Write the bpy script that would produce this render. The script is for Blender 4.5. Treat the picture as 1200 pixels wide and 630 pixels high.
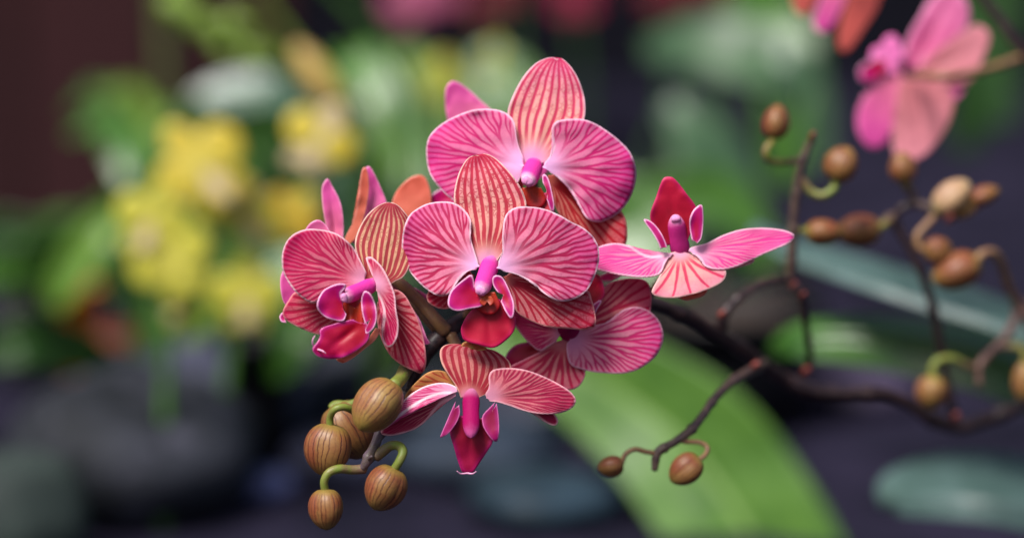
import bpy, math, random
from mathutils import Vector, Matrix, noise as mnoise
random.seed(7)
for o in list(bpy.data.objects): bpy.data.objects.remove(o)
scn = bpy.context.scene
COL = scn.collection

# ------------------------------------------------------------------ camera, world, sun, exposure
S = 0.00027            # metres per photo pixel in the plane of focus
F = 0.78               # distance of the plane of focus
PITCH = math.radians(10)
CAM = Vector((0, 0, 1.20))
GZ = 0.84              # height of the staging the pots stand on
RM = Matrix.Rotation(-PITCH, 3, 'X')
cd = bpy.data.cameras.new('camera'); cam = bpy.data.objects.new('camera', cd); COL.objects.link(cam)
cam.location = CAM; cam.rotation_euler = (math.pi/2 - PITCH, 0, 0)
cd.sensor_width = 36; cd.lens = 36*F/(1200*S)
cd.clip_start = 0.02; cd.clip_end = 100
cd.dof.use_dof = True; cd.dof.focus_distance = F + 0.004; cd.dof.aperture_fstop = 3.0
cd.dof.aperture_blades = 9
scn.camera = cam
w = bpy.data.worlds.new('World'); scn.world = w; w.use_nodes = True
nt = w.node_tree; bg = nt.nodes['Background']
sky = nt.nodes.new('ShaderNodeTexSky'); sky.sky_type = 'NISHITA'; sky.sun_disc = False
SUN_EL, SUN_AZ = math.radians(58), math.radians(-140)     # azimuth: 0 = beyond the flowers (+Y), negative = to the left
sky.sun_elevation = SUN_EL; sky.sun_rotation = SUN_AZ
sky.air_density = 1.0; sky.dust_density = 4.0; sky.ozone_density = 1.0
nt.links.new(sky.outputs[0], bg.inputs[0]); bg.inputs[1].default_value = 0.075
sl = bpy.data.lights.new('sun', 'SUN'); sl.energy = 3.2; sl.angle = math.radians(20); sl.color = (1, .97, .94)
so = bpy.data.objects.new('sun', sl); COL.objects.link(so)
sd = Vector((math.sin(SUN_AZ)*math.cos(SUN_EL), math.cos(SUN_AZ)*math.cos(SUN_EL), math.sin(SUN_EL)))
so.rotation_euler = sd.to_track_quat('Z', 'Y').to_euler(); so.location = (0, 0, 3)
vs = scn.view_settings; vs.view_transform = 'Standard'; vs.look = 'None'; vs.exposure = 0.74; vs.gamma = 1

# ------------------------------------------------------------------ helpers: space
def V(px, py, d=0.0):
    """point seen at pixel (px,py) of the photo, d metres beyond the plane of focus"""
    if .04 < d < .2:      # the side branches stand a little further back
        d += .036*max(0, min(1, (px-800)/120))*min(1, (.2-d)/.04)*min(1, (d-.04)/.02)
    k = S*(F + d)/F
    return CAM + RM @ Vector(((px-600)*k, F + d, (315-py)*k))
def ground_d(py, z=None):
    z = GZ if z is None else z
    v = RM @ Vector((0, 1, (315-py)*S/F))
    return (z - CAM.z)/v.z - F
ORG = {}
def empty(name, loc, parent=None):
    o = bpy.data.objects.new(name, None); COL.objects.link(o)
    o.empty_display_size = 0.01
    ORG[o.name] = Vector(loc)
    o.location = Vector(loc) - (ORG[parent.name] if parent else Vector())
    if parent: o.parent = parent
    return o
def link(name, verts, faces, mat, parent=None, org=None, uv=None, attrs=None, smooth=True):
    org = Vector(org) if org is not None else (ORG[parent.name] if parent else Vector(verts[0]))
    me = bpy.data.meshes.new(name)
    me.from_pydata([tuple(Vector(v)-org) for v in verts], [], faces); me.update()
    if smooth: me.polygons.foreach_set('use_smooth', [True]*len(me.polygons))
    if uv:
        l = me.uv_layers.new(name='uv')
        buf = []
        for lp in me.loops: buf += uv[lp.vertex_index]
        l.data.foreach_set('uv', buf)
    for k, vals in (attrs or {}).items():
        if isinstance(vals[0], (tuple, list)):
            a = me.attributes.new(k, 'FLOAT_VECTOR', 'POINT'); a.data.foreach_set('vector', [c for t in vals for c in t])
        else:
            a = me.attributes.new(k, 'FLOAT', 'POINT'); a.data.foreach_set('value', list(vals))
    if mat: me.materials.append(mat)
    o = bpy.data.objects.new(name, me); COL.objects.link(o)
    ORG[o.name] = org
    o.location = org - (ORG[parent.name] if parent else Vector())
    if parent: o.parent = parent
    return o
def tag(o, label=None, cat=None, group=None, kind=None):
    if label: o['label'] = label
    if cat: o['category'] = cat
    if group: o['group'] = group
    if kind: o['kind'] = kind
    return o
def spline(pts, n):
    """Catmull-Rom through pts (tuples), resampled to n points evenly by length"""
    P = [Vector(p) for p in pts]
    P = [P[0]*2-P[1]] + P + [P[-1]*2-P[-2]]
    out = []
    for i in range(1, len(P)-2):
        a, b, c, e = P[i-1:i+3]
        for j in range(12):
            t = j/12
            out.append(.5*((2*b)+(c-a)*t+(2*a-5*b+4*c-e)*t*t+(3*b-a-3*c+e)*t*t*t))
    out.append(P[-2])
    L = [0]
    for i in range(1, len(out)): L.append(L[-1]+(out[i]-out[i-1]).length)
    res = []; k = 0
    for i in range(n):
        s = L[-1]*i/(n-1)
        while k < len(L)-2 and L[k+1] < s: k += 1
        f = (s-L[k])/max(1e-9, L[k+1]-L[k])
        res.append(out[k].lerp(out[k+1], min(1, max(0, f))))
    return res

# ------------------------------------------------------------------ helpers: materials
def lin(c):
    if isinstance(c, str):
        c = [int(c[i:i+2], 16)/255 for i in (0, 2, 4)]
        c = [x/12.92 if x <= .04045 else ((x+.055)/1.055)**2.4 for x in c]
    return (*c[:3], 1)
class NG:
    def __init__(s, name):
        s.m = bpy.data.materials.new(name); s.m.use_nodes = True
        s.t = s.m.node_tree; s.t.nodes.clear()
        s.out = s.t.nodes.new('ShaderNodeOutputMaterial')
    def n(s, typ, **kw):
        nd = s.t.nodes.new(typ)
        for k, v in kw.items(): setattr(nd, k, v)
        return nd
    def put(s, inp, v):
        if isinstance(v, bpy.types.NodeSocket): s.t.links.new(v, inp)
        elif isinstance(v, str): inp.default_value = lin(v)
        elif isinstance(v, (tuple, list)) and inp.type == 'RGBA': inp.default_value = lin(v)
        elif v is not None: inp.default_value = v
    def math(s, op, a, b=None, c=None):
        nd = s.n('ShaderNodeMath', operation=op)
        for i, v in enumerate((a, b, c)):
            if v is not None: s.put(nd.inputs[i], v)
        return nd.outputs[0]
    def ss(s, x, lo, hi, a=0.0, b=1.0):
        nd = s.n('ShaderNodeMapRange', interpolation_type='SMOOTHSTEP')
        for i, v in enumerate((x, lo, hi, a, b)): s.put(nd.inputs[i], v)
        return nd.outputs[0]
    def mix(s, f, a, b, mode='MIX'):
        nd = s.n('ShaderNodeMix', data_type='RGBA', blend_type=mode)
        s.put(nd.inputs[0], f); s.put(nd.inputs[6], a); s.put(nd.inputs[7], b)
        return nd.outputs[2]
    def attr(s, name): return s.n('ShaderNodeAttribute', attribute_name=name)
    def noise(s, vec, scale, detail=3, rough=.5):
        nd = s.n('ShaderNodeTexNoise'); s.put(nd.inputs['Vector'], vec)
        nd.inputs['Scale'].default_value = scale; nd.inputs['Detail'].default_value = detail; nd.inputs['Roughness'].default_value = rough
        return nd.outputs[0]
    def obj(s): return s.n('ShaderNodeTexCoord').outputs['Object']
    def bump(s, h, strength, dist):
        nd = s.n('ShaderNodeBump'); nd.inputs['Strength'].default_value = strength; nd.inputs['Distance'].default_value = dist
        s.put(nd.inputs['Height'], h); return nd.outputs[0]
    def bsdf(s, col, rough=.5, normal=None, trans=0.0, tcol=None, spec=.5, coat=0, metal=0, sheen=0):
        b = s.n('ShaderNodeBsdfPrincipled')
        s.put(b.inputs['Base Color'], col); s.put(b.inputs['Roughness'], rough)
        b.inputs['Specular IOR Level'].default_value = spec; b.inputs['Coat Weight'].default_value = coat
        b.inputs['Metallic'].default_value = metal; b.inputs['Sheen Weight'].default_value = sheen
        if normal is not None: s.put(b.inputs['Normal'], normal)
        o = b.outputs[0]
        if trans:
            t = s.n('ShaderNodeBsdfTranslucent'); s.put(t.inputs[0], tcol if tcol is not None else col)
            if normal is not None: s.put(t.inputs['Normal'], normal)
            mx = s.n('ShaderNodeMixShader'); mx.inputs[0].default_value = trans
            s.t.links.new(o, mx.inputs[1]); s.t.links.new(t.outputs[0], mx.inputs[2]); o = mx.outputs[0]
        s.t.links.new(o, s.out.inputs[0])
        return s.m

def petal_mat(name, centre, margin, vein, rim, base, N=8, forks=2, ret=.3, vw=2.4, veinmargin=None, rimw=1.4, trans=.25, basew=.28):
    g = NG(name)
    deep = lambda c, f: tuple(x*y for x, y in zip(lin(c), f))
    cv = lin(vein); blend = lambda c, f: tuple(x*(1-f)+y*f for x, y in zip(lin(c), cv)); centre = deep(blend(centre, .10), (1, .95, 1.06)); margin = deep(blend(margin, .08), (1, 1.0, 1.12)); vein = deep(vein, (1.3, .8, 1.3)); veinmargin = deep(veinmargin, (1.3, .5, 1.1)) if veinmargin else None
    uv = g.n('ShaderNodeUVMap', uv_map='uv').outputs[0]
    sp = g.n('ShaderNodeSeparateXYZ'); g.put(sp.inputs[0], uv); th, r = sp.outputs[0], sp.outputs[1]
    pp = g.attr('pp').outputs['Vector']; edge = g.attr('edge').outputs['Fac']; cw = g.attr('cw').outputs['Fac']; bd = g.attr('bd').outputs['Fac']
    # wobble of the veins, a couple of pixels wide
    nz = g.noise(pp, .035, 1.5); nz2 = g.noise(pp, .2, 1); wob_a = 8.0 if forks >= 2 else 4.0
    wob = g.math('ADD', g.math('MULTIPLY', g.math('SUBTRACT', nz, .5), wob_a), g.math('MULTIPLY', g.math('SUBTRACT', nz2, .5), .8))
    dth = g.math('DIVIDE', g.math('MULTIPLY', wob, g.ss(r, .1, .6)), g.math('MAXIMUM', cw, 12.0))
    x = g.math('MULTIPLY', g.math('ADD', th, dth), float(N))
    t = g.math('FRACT', x); cell = g.math('FLOOR', x)
    wn = g.n('ShaderNodeTexWhiteNoise', noise_dimensions='1D'); g.put(wn.inputs['W'], g.math('ADD', cell, .37)); rnd = wn.outputs[0]
    side = g.math('GREATER_THAN', t, .5)
    wn2 = g.n('ShaderNodeTexWhiteNoise', noise_dimensions='1D'); g.put(wn2.inputs['W'], g.math('ADD', g.math('MULTIPLY', cell, 2.0), g.math('ADD', side, .11))); rnd2 = wn2.outputs[0]
    a = g.math('ABSOLUTE', g.math('SUBTRACT', t, .5))
    c = a; finew = 1.0
    if forks >= 1:
        s1 = g.math('ADD', .22, g.math('MULTIPLY', rnd, .3))
        w1 = g.ss(r, s1, g.math('ADD', s1, .38), 0.0, .25)
        c = g.math('ABSOLUTE', g.math('SUBTRACT', c, w1))
    if forks >= 2:
        s2 = g.math('ADD', .52, g.math('MULTIPLY', rnd2, .26))
        w2 = g.ss(r, s2, g.math('ADD', s2, .22), 0.0, .125)
        c = g.math('ABSOLUTE', g.math('SUBTRACT', c, w2))
    dist = g.math('DIVIDE', g.math('MULTIPLY', c, cw), float(N))
    wid = g.ss(r, .2, 1.0, vw*.5, vw*.26)
    wid = g.math('MULTIPLY', wid, g.math('ADD', .75, g.math('MULTIPLY', nz2, .5)))
    v = g.ss(dist, wid, g.math('ADD', wid, 1.25), 1.0, 0.0)
    # a main vein widens where it starts but dissolves into the pale heart of the flower
    v = g.math('MULTIPLY', v, g.ss(bd, basew*.35, basew*1.3))
    # reticulate cross veins
    st = g.n('ShaderNodeCombineXYZ'); g.put(st.inputs[0], g.math('MULTIPLY', th, g.math('DIVIDE', cw, 6.0))); g.put(st.inputs[1], g.math('MULTIPLY', r, 9.0))
    vo = g.n('ShaderNodeTexVoronoi', feature='DISTANCE_TO_EDGE'); g.put(vo.inputs['Vector'], pp); vo.inputs['Scale'].default_value = .19
    rt = g.ss(vo.outputs['Distance'], .04, .17, 1.0, 0.0)
    rt = g.math('MULTIPLY', g.math('MULTIPLY', rt, ret), g.math('MULTIPLY', g.ss(bd, .25, .6), g.ss(g.noise(pp, .12, 1), .35, .6)))
    v = g.math('MAXIMUM', v, rt)
    # ground: cream or pink field, stronger colour towards the margin
    m = g.ss(g.math('ADD', bd, g.math('MULTIPLY', g.math('SUBTRACT', nz, .5), .5)), .4, 1.15)
    mott = g.noise(pp, .35, 3, .7)
    ground = g.mix(m, centre, margin)
    ground = g.mix(g.ss(mott, .35, .75, 0.0, .3), ground, margin)
    ground = g.mix(g.ss(bd, .02, basew), base, ground)
    vc = g.mix(m, vein, veinmargin or vein)
    halo = g.math('MULTIPLY', g.ss(dist, 0.0, 4.0, .22, 0.0), g.ss(bd, basew*.5, basew*1.5))
    ground = g.mix(halo, ground, vc)
    col = g.mix(g.math('MULTIPLY', v, .86), ground, vc)
    rv = g.math('ADD', .6, g.math('MULTIPLY', g.noise(pp, .09, 2), .8))
    rm = g.ss(edge, g.math('MULTIPLY', rv, rimw*.4), g.math('MULTIPLY', rv, rimw*1.8), .88, 0.0)  # pale margin; light scattering at the petal edge is painted in as this band
    col = g.mix(rm, col, rim)
    nrm = g.bump(g.math('ADD', g.math('MULTIPLY', v, -1.0), g.math('MULTIPLY', mott, .6)), .35, .00025)
    tc = g.mix(.55, col, col, 'MULTIPLY')
    return g.bsdf(col, .55, nrm, trans=trans+.08, tcol=tc, spec=.14)

def plain_petal(name, c0, c1, rim, rough=.38, trans=.2, c2=None, rimw=1.0, rima=.7):
    """waxy unstriped tissue: c0 at the base, c1 at the far margin, soft mottling"""
    g = NG(name)
    pp = g.attr('pp').outputs['Vector']; edge = g.attr('edge').outputs['Fac']; bd = g.attr('bd').outputs['Fac']
    nz = g.noise(pp, .09, 3)
    m = g.ss(g.math('ADD', bd, g.math('MULTIPLY', g.math('SUBTRACT', nz, .5), .4)), .1, .95)
    col = g.mix(m, c0, c1)
    if c2: col = g.mix(g.ss(edge, 0.0, 7.0, .85, 0.0), col, c2)
    col = g.mix(g.ss(edge, rimw*.4, rimw*1.6, rima, 0.0), col, rim)
    fine = g.noise(pp, .5, 3, .7)
    col = g.mix(g.ss(fine, .4, .8, 0.0, .25), col, c0)
    return g.bsdf(col, rough, g.bump(fine, .25, .0002), trans=trans, spec=.4)

MP = {}
# flower A (front centre)
MP['A_pet'] = petal_mat('petal_pink_veined', 'ee96aa', 'd84c8c', 'a40040', 'f6d4e4', 'f6c0ec', N=11, forks=2, ret=.2, vw=2.9, veinmargin='9a0450', basew=.36)
MP['A_sep'] = petal_mat('sepal_cream_striped', 'f6c0a4', 'e88498', 'a80030', 'f8d6cc', 'e8a0cc', N=9, forks=0, ret=.9, vw=3.6, trans=.22, basew=.2)
MP['A_lat'] = petal_mat('sepal_coral_striped', 'e4928c', 'd05068', 'a4002c', 'eea2a2', 'cc6458', N=10, forks=1, ret=.7, vw=4.6, basew=.12)
# flower B (top)
MP['B_pet'] = petal_mat('petal_magenta_veined', 'f094b0', 'dc4494', 'b80460', 'fbd0e6', 'f8c4f2', N=11, forks=2, ret=.15, vw=2.3, basew=.38)
MP['B_sep'] = petal_mat('sepal_peach_striped', 'fac8ac', 'f08cac', 'b8044c', 'fbd0de', 'f2a8dc', N=9, forks=0, ret=.6, vw=2.8, basew=.25)
MP['B_lat'] = petal_mat('sepal_red_striped', 'ee947c', 'dc5868', 'b00824', 'f08a8a', 'cc6050', N=10, forks=1, ret=.4, vw=4.4, basew=.12)
# flower C (left)
MP['C_pet'] = petal_mat('petal_crimson_veined', 'e48490', 'c42060', 'a80444', 'f3c8d4', 'eca8c8', N=11, forks=2, ret=.1, vw=2.7)
MP['C_sep'] = petal_mat('sepal_yellow_striped', 'f2cc96', 'e8b090', '9c0834', 'f6d3c6', 'dc8890', N=10, forks=0, ret=.6, vw=3.0, basew=.12)
MP['C_lat'] = petal_mat('sepal_crimson_striped', 'e48c88', 'cc3c60', 'a0042c', 'ee9aa0', 'cc6a60', N=10, forks=1, ret=.6, vw=5.0, veinmargin='a80848', basew=.1)
# flower D, F, E
MP['D_pet'] = petal_mat('petal_rose_veined', 'ea90aa', 'd8609c', 'cc3480', 'f8c8dc', 'eeb0d6', N=11, forks=2, ret=.1, vw=2.0)
MP['D_sep'] = petal_mat('sepal_apricot_striped', 'f2bca8', 'e88ea0', 'bc1c4c', 'f8ccc8', 'eca4cc', N=9, forks=0, ret=.15, vw=2.8, basew=.3)
MP['F_pet'] = petal_mat('petal_deep_pink_veined', 'f0a0ac', 'dc5898', 'b80a5c', 'f3b6d0', 'e490bc', N=10, forks=2, ret=.1, vw=2.5)
MP['F_sep'] = petal_mat('sepal_pink_striped', 'f09c94', 'd84474', 'b00440', 'ee90a8', 'e07c90', N=9, forks=1, ret=.1, vw=4.0)
MP['E_pet'] = petal_mat('petal_shaded_veined', 'dc8484', 'b83058', '900438', 'f0b4c0', 'dc94b0', N=11, forks=2, ret=.15, vw=2.7)  # petals coloured darker: the shade on flower E is put into the colour
MP['E_sep'] = petal_mat('sepal_tan_striped', 'dc9480', 'c86870', '900428', 'ecb4a4', 'd070a0', N=9, forks=0, ret=.4, vw=4.0, basew=.25)
MP['E_up'] = petal_mat('petal_curled_lit', 'e89cb8', 'e088ac', 'b0145a', 'fbe0e8', 'e4a0c4', N=11, forks=2, ret=.1, vw=2.4)  # lighter copy of flower E's petal colour, painting light on the upturned margin
MP['back'] = plain_petal('petal_back_pink', 'd86c90', 'cc4494', 'eca0c8')
MP['backo'] = plain_petal('sepal_back_orange', 'd8745c', 'cc5c48', 'e49080')
MP['coral'] = plain_petal('sepal_back_coral', 'b84c48', 'b85048', 'd07068')
MP['backs'] = plain_petal('sepal_back_salmon', 'c8747c', 'd0808c', 'd890a0')
MP['tan'] = petal_mat('sepal_back_tan', 'c8884c', 'c07a44', '9a4a2c', 'd09a60', 'b89050', N=7, forks=1, ret=0, vw=2.0)
MP['lip'] = plain_petal('lip_crimson', '980420', 'b80434', 'd83c80', c2='bc0850', rima=.4, trans=.1, rough=.5)
MP['lip_b'] = plain_petal('lip_magenta_crimson', 'a80424', 'b80848', 'e070b4', c2='b00c74')
MP['lip_e'] = plain_petal('lip_wine', '880424', 'a00440', 'c03080', c2='a80c60', rima=.4, trans=.1, rough=.5)
MP['lobe'] = plain_petal('side_lobe_magenta', 'b40434', 'bc0c68', 'f4b8dc', c2='b41884', rima=.9, rimw=1.2)
MP['lobe_e'] = plain_petal('side_lobe_wine', '880438', '9c0850', 'dc78b4', c2='a0146c', rima=.8)
MP['throat'] = plain_petal('lip_throat_orange', 'b43414', 'a41020', 'c03030', rima=0)

MP['callus'] = plain_petal('callus_yellow_orange', 'b84818', 'a02410', 'b84028', rima=0)
MP['cap'] = plain_petal('anther_cap_pale', 'dc80bc', 'e4a4cc', 'f0d0e0', rima=0, rough=.6)
def column_mat(name, c, tip):
    g = NG(name); u = g.attr('u').outputs['Fac']; pp = g.attr('pp').outputs['Vector']
    n = g.noise(pp, .2, 3)
    col = g.mix(g.ss(g.math('ADD', u, g.math('MULTIPLY', g.math('SUBTRACT', n, .5), .15)), .70, .98), c, tip)
    col = g.mix(g.ss(u, .0, .22, .35, 0.0), col, 'f0b4dc')
    return g.bsdf(col, .6, g.bump(g.noise(pp, .6, 4, .7), .5, .0004), trans=.2, spec=.1)
MP['col'] = column_mat('column_magenta', 'e63ea4', 'f4cce0')
MP['col_e'] = column_mat('column_dusky_magenta', 'a00c58', 'b84c88')
MP['col_d'] = column_mat('column_orchid_pink', 'd83490', 'eaa0cc')

def bud_mat(name, a, b, stripe, green):
    g = NG(name)
    uv = g.n('ShaderNodeUVMap', uv_map='uv').outputs[0]
    sp = g.n('ShaderNodeSeparateXYZ'); g.put(sp.inputs[0], uv); th, r = sp.outputs[0], sp.outputs[1]
    pp = g.attr('pp').outputs['Vector']
    n = g.noise(pp, .06, 3); n2 = g.noise(pp, .3, 3, .6)
    x = g.math('MULTIPLY', g.math('ADD', th, g.math('MULTIPLY', g.math('SUBTRACT', n, .5), .05)), 24.0)
    t = g.math('ABSOLUTE', g.math('SUBTRACT', g.math('FRACT', x), .5))
    wn = g.n('ShaderNodeTexWhiteNoise', noise_dimensions='1D'); g.put(wn.inputs['W'], g.math('FLOOR', x))
    line = g.math('MULTIPLY', g.ss(t, .03, .15, 1.0, 0.0), g.ss(wn.outputs[0], .1, .8, .2, 1.0))
    line = g.math('MULTIPLY', line, g.math('MULTIPLY', g.ss(r, .03, .2), g.ss(r, .80, .96, 1.0, 0.0)))
    wn3 = g.n('ShaderNodeTexWhiteNoise', noise_dimensions='1D'); g.put(wn3.inputs['W'], g.math('FLOOR', g.math('MULTIPLY', th, 6.0)))
    col = g.mix(g.ss(g.math('ADD', n, g.math('MULTIPLY', wn3.outputs[0], .3)), .4, .85), a, b)
    col = g.mix(g.ss(r, .0, .22, .7, 0.0), col, green)
    col = g.mix(g.ss(r, .72, 1.0, 0.0, .55), col, green)
    col = g.mix(g.ss(n2, .4, .75, 0.0, .25), col, stripe)
    col = g.mix(line, col, stripe)
    return g.bsdf(col, .45, g.bump(g.math('SUBTRACT', g.math('MULTIPLY', n2, .4), line), .4, .0003), spec=.4, trans=.06)
MB1 = bud_mat('bud_ochre_striped', '967640', '8c5c38', '4a221a', '86782e')
MB2 = bud_mat('bud_russet_striped', '8c6438', '82482c', '461c18', '827432')
MB3 = bud_mat('bud_brown', '886034', '7c442c', '4a281e', '7c6834')

def stem_mat(name, a, b, c, sc=.1, rough=.45, far=None):
    g = NG(name); pp = g.attr('pp').outputs['Vector']
    n = g.noise(pp, sc, 4, .6); n2 = g.noise(pp, .6, 2)
    col = g.mix(g.ss(n, .35, .65), a, b)
    col = g.mix(g.ss(n2, .6, .75, 0.0, .5), col, c)
    if far: col = g.mix(g.ss(g.math('ADD', g.attr('u').outputs['Fac'], g.math('SUBTRACT', n, .5)), .35, 1.0), col, far)
    return g.bsdf(col, rough, g.bump(n2, .3, .0003), spec=.4)
M_STEM = stem_mat('stem_dark_purple', '1e1418', '3c2a2a', '5c4850')
M_STEMF = stem_mat('stem_grey_purple', '5c4c58', '4c4038', '7a6a70')
M_STALK = stem_mat('stalk_olive', '787a34', '7c6a3c', '88844c', far='5a4238')
M_STALKG = stem_mat('stalk_green', '6c7c2e', '76743a', '888c50', far='6a5040')
M_PEDI = stem_mat('pedicel_brown_green', '8a6844', '7c5a48', 'a08850')
M_NUB = stem_mat('node_scar_red', '8c4840', '743430', 'a07060')

def leaf_mat(name, a, b, rough=.32, trans=.2, vein=.3, spec=.5, coat=0, lightc=None):
    g = NG(name)
    uv = g.n('ShaderNodeUVMap', uv_map='uv').outputs[0]
    sp = g.n('ShaderNodeSeparateXYZ'); g.put(sp.inputs[0], uv)
    th = sp.outputs[0]
    pp = g.attr('pp').outputs['Vector']
    n = g.noise(pp, .02, 4)
    col = g.mix(g.ss(n, .3, .7), a, b)
    mid = g.ss(g.math('ABSOLUTE', g.math('SUBTRACT', th, .5)), .0, .05, 1.0, 0.0)
    col = g.mix(g.math('MULTIPLY', mid, vein), col, lightc or a)
    col = g.mix(g.ss(g.noise(g.math('MULTIPLY', th, 22.0), 1.0, 2), .4, .7, 0, .25), col, b)
    str_ = g.noise(g.math('MULTIPLY', th, 40.0), 1.0, 1)
    return g.bsdf(col, rough, g.bump(g.math('ADD', str_, n), .15, .001), trans=trans, spec=spec, coat=coat)
M_LEAF = leaf_mat('leaf_bright_green', '3a621a', '567e2e', rough=.42, spec=.45, vein=.7, lightc='8aa860')
M_LEAFD = leaf_mat('leaf_dark_green', '1c3a10', '2c5018')
M_LEAFM = leaf_mat('leaf_mid_green', '386020', '4c782c')
M_LEAFG = leaf_mat('leaf_grey_green', '365238', '486644', rough=.3)

# ------------------------------------------------------------------ builders
def seg_dist(p, a, b):
    ab = b-a; t = max(0, min(1, (p-a).dot(ab)/max(1e-9, ab.length_squared)))
    return (p-(a+ab*t)).length
def petal(name, parent, mat, base, outline, d0=0, gx=0, gy=0, cup=0, ruf=1.5, curve=.45, thick=.00032,
          lens=None, nr=22, nt=64, crease=2.0, mid=None, seed=0, fn=None, label=None):
    """a petal whose margin passes through `outline` (photo pixels); depths in pixel units, + is away from the camera.
    polar: veins fan from the base to the margin.  lens=(left,right): veins run from base to tip."""
    b = Vector((base[0], base[1]))
    seed += len(outline or lens[0])*3.7 + base[0]*.13
    if lens:
        left = spline([(p[0], p[1]) for p in lens[0]], nr*2); right = spline([(p[0], p[1]) for p in lens[1]], nr*2)
        rows = nr*2; cols = nt//2+1
        margin = left + right[::-1]
    else:
        margin = spline([(p[0], p[1]) for p in outline], nt); rows = nr; cols = nt
    cen = sum(margin, Vector((0, 0)))/len(margin)
    L = max((p-b).length for p in margin)
    md = Vector((mid[0], mid[1]))-b if mid else cen-b
    if md.length < 1e-6: md = Vector((0, -1))
    md.normalize()
    grid = []; uv = []
    for i in range(rows):
        u = i/(rows-1)
        for j in range(cols):
            v = j/(cols-1)
            if lens:
                p = left[i].lerp(right[i], v)
                uv.append((v, u))
            else:
                q = margin[j]; ln = (q-b).length
                c = b + ((q-b)*.5).lerp(md*ln*.5, curve)
                r = u
                p = b*(1-r)**2 + c*2*r*(1-r) + q*r*r
                uv.append((v, r))
            grid.append(p)
    verts = []; edge = []; bd = []; pp = []; cw = []
    msub = margin[::2]
    perp = Vector((-md.y, md.x))
    base_d = d0
    for k, p in enumerate(grid):
        i, j = divmod(k, cols)
        e = min(seg_dist(p, msub[q], msub[q+1]) for q in range(len(msub)-1)) if not lens else min((p-left[i]).length, (p-right[i]).length, (1-i/(rows-1))*L)
        if not lens and (j == 0 or j == cols-1): e = 0
        r = uv[k][1]; rb = (p-b).length/L
        rel = p-b
        s = rel.dot(perp)
        dd = base_d + gx*rel.x + gy*rel.y + cup*(rb**2)*L*.5
        nzv = mnoise.noise(Vector((p.x*.03, p.y*.03, seed)))*2.2 + mnoise.noise(Vector((p.x*.08, p.y*.08, seed+5)))
        dd += ruf*nzv*min(1, rb*1.6)*(.5+1.2*math.exp(-e/8))
        dd += crease*math.exp(-(s/5)**2)*min(1, rb*3)*max(0, 1-rb)
        if fn: dd += fn(p, rb, r, s, e)
        verts.append(V(p.x, p.y, dd*S))
        edge.append(e); bd.append(min(1, rb*1.0)); pp.append((p.x+seed*3, p.y, dd))
    for k, p in enumerate(grid):
        i, j = divmod(k, cols)
        a = grid[i*cols+max(0, j-1)]; c = grid[i*cols+min(cols-1, j+1)]
        cw.append((c-a).length*(cols-1)/(min(cols-1, j+1)-max(0, j-1)))
    faces = []
    for i in range(rows-1):
        for j in range(cols-1):
            a = i*cols+j
            faces.append((a, a+1, a+cols+1, a+cols))
    o = link(name, verts, faces, mat, parent, org=V(b.x, b.y, d0*S), uv=uv, attrs={'edge': edge, 'bd': bd, 'pp': pp, 'cw': cw})
    if thick:
        m = o.modifiers.new('thickness', 'SOLIDIFY'); m.thickness = thick; m.offset = 0; m.use_even_offset = False
    if label: o['label'] = label
    return o

def tube(name, parent, mat, pts, rad, ns=12, n=None, cap=True, org=None, bumpy=0, label=None):
    """pts: (px,py,d metres); rad: radii in pixels, one per point"""
    P = [(p[0], p[1], (p[2] if len(p) > 2 else 0)*1000, r) for p, r in zip(pts, rad)]
    n = n or len(P)*6
    sp = spline(P, n)
    C = [V(q[0], q[1], q[2]/1000) for q in sp]; R = [q[3]*S*(F+q[2]/1000)/F for q in sp]
    verts = []; pp = []; us = []; uv = []
    up = Vector((0, 1, .3)).normalized()
    for i, c in enumerate(C):
        tg = (C[min(n-1, i+1)]-C[max(0, i-1)]).normalized()
        if i == 0:
            nx = tg.cross(up).normalized()
        else:
            nx = (nx - tg*nx.dot(tg)).normalized()
        ny = tg.cross(nx)
        for k in range(ns):
            a = 2*math.pi*k/ns
            r = R[i]*(1+bumpy*2.2*math.exp(-(((i % 17)-8)/1.3)**2)+bumpy*1.3*mnoise.noise(Vector((i*.35, math.cos(a), math.sin(a)+P[0][0]))))
            v = c+(nx*math.cos(a)+ny*math.sin(a))*r
            verts.append(v); pp.append((sp[i][0], sp[i][1], a*6)); us.append(i/(n-1)); uv.append((k/ns, i/(n-1)))
    faces = [(i*ns+k, i*ns+(k+1) % ns, (i+1)*ns+(k+1) % ns, (i+1)*ns+k) for i in range(n-1) for k in range(ns)]
    if cap:
        for i, s in ((0, -1), (n-1, 1)):
            tg = (C[1]-C[0]).normalized()*-1 if i == 0 else (C[-1]-C[-2]).normalized()
            verts.append(C[i]+tg*R[i]*.6); pp.append((sp[i][0], sp[i][1], 0)); us.append(i/(n-1)); uv.append((.5, i/(n-1)))
            q = len(verts)-1
            for k in range(ns):
                a, b = i*ns+k, i*ns+(k+1) % ns
                faces.append((b, a, q) if i == 0 else (a, b, q))
    o = link(name, verts, faces, mat, parent, org=org if org is not None else C[0], uv=uv, attrs={'pp': pp, 'u': us})
    if label: o['label'] = label
    return o

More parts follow.
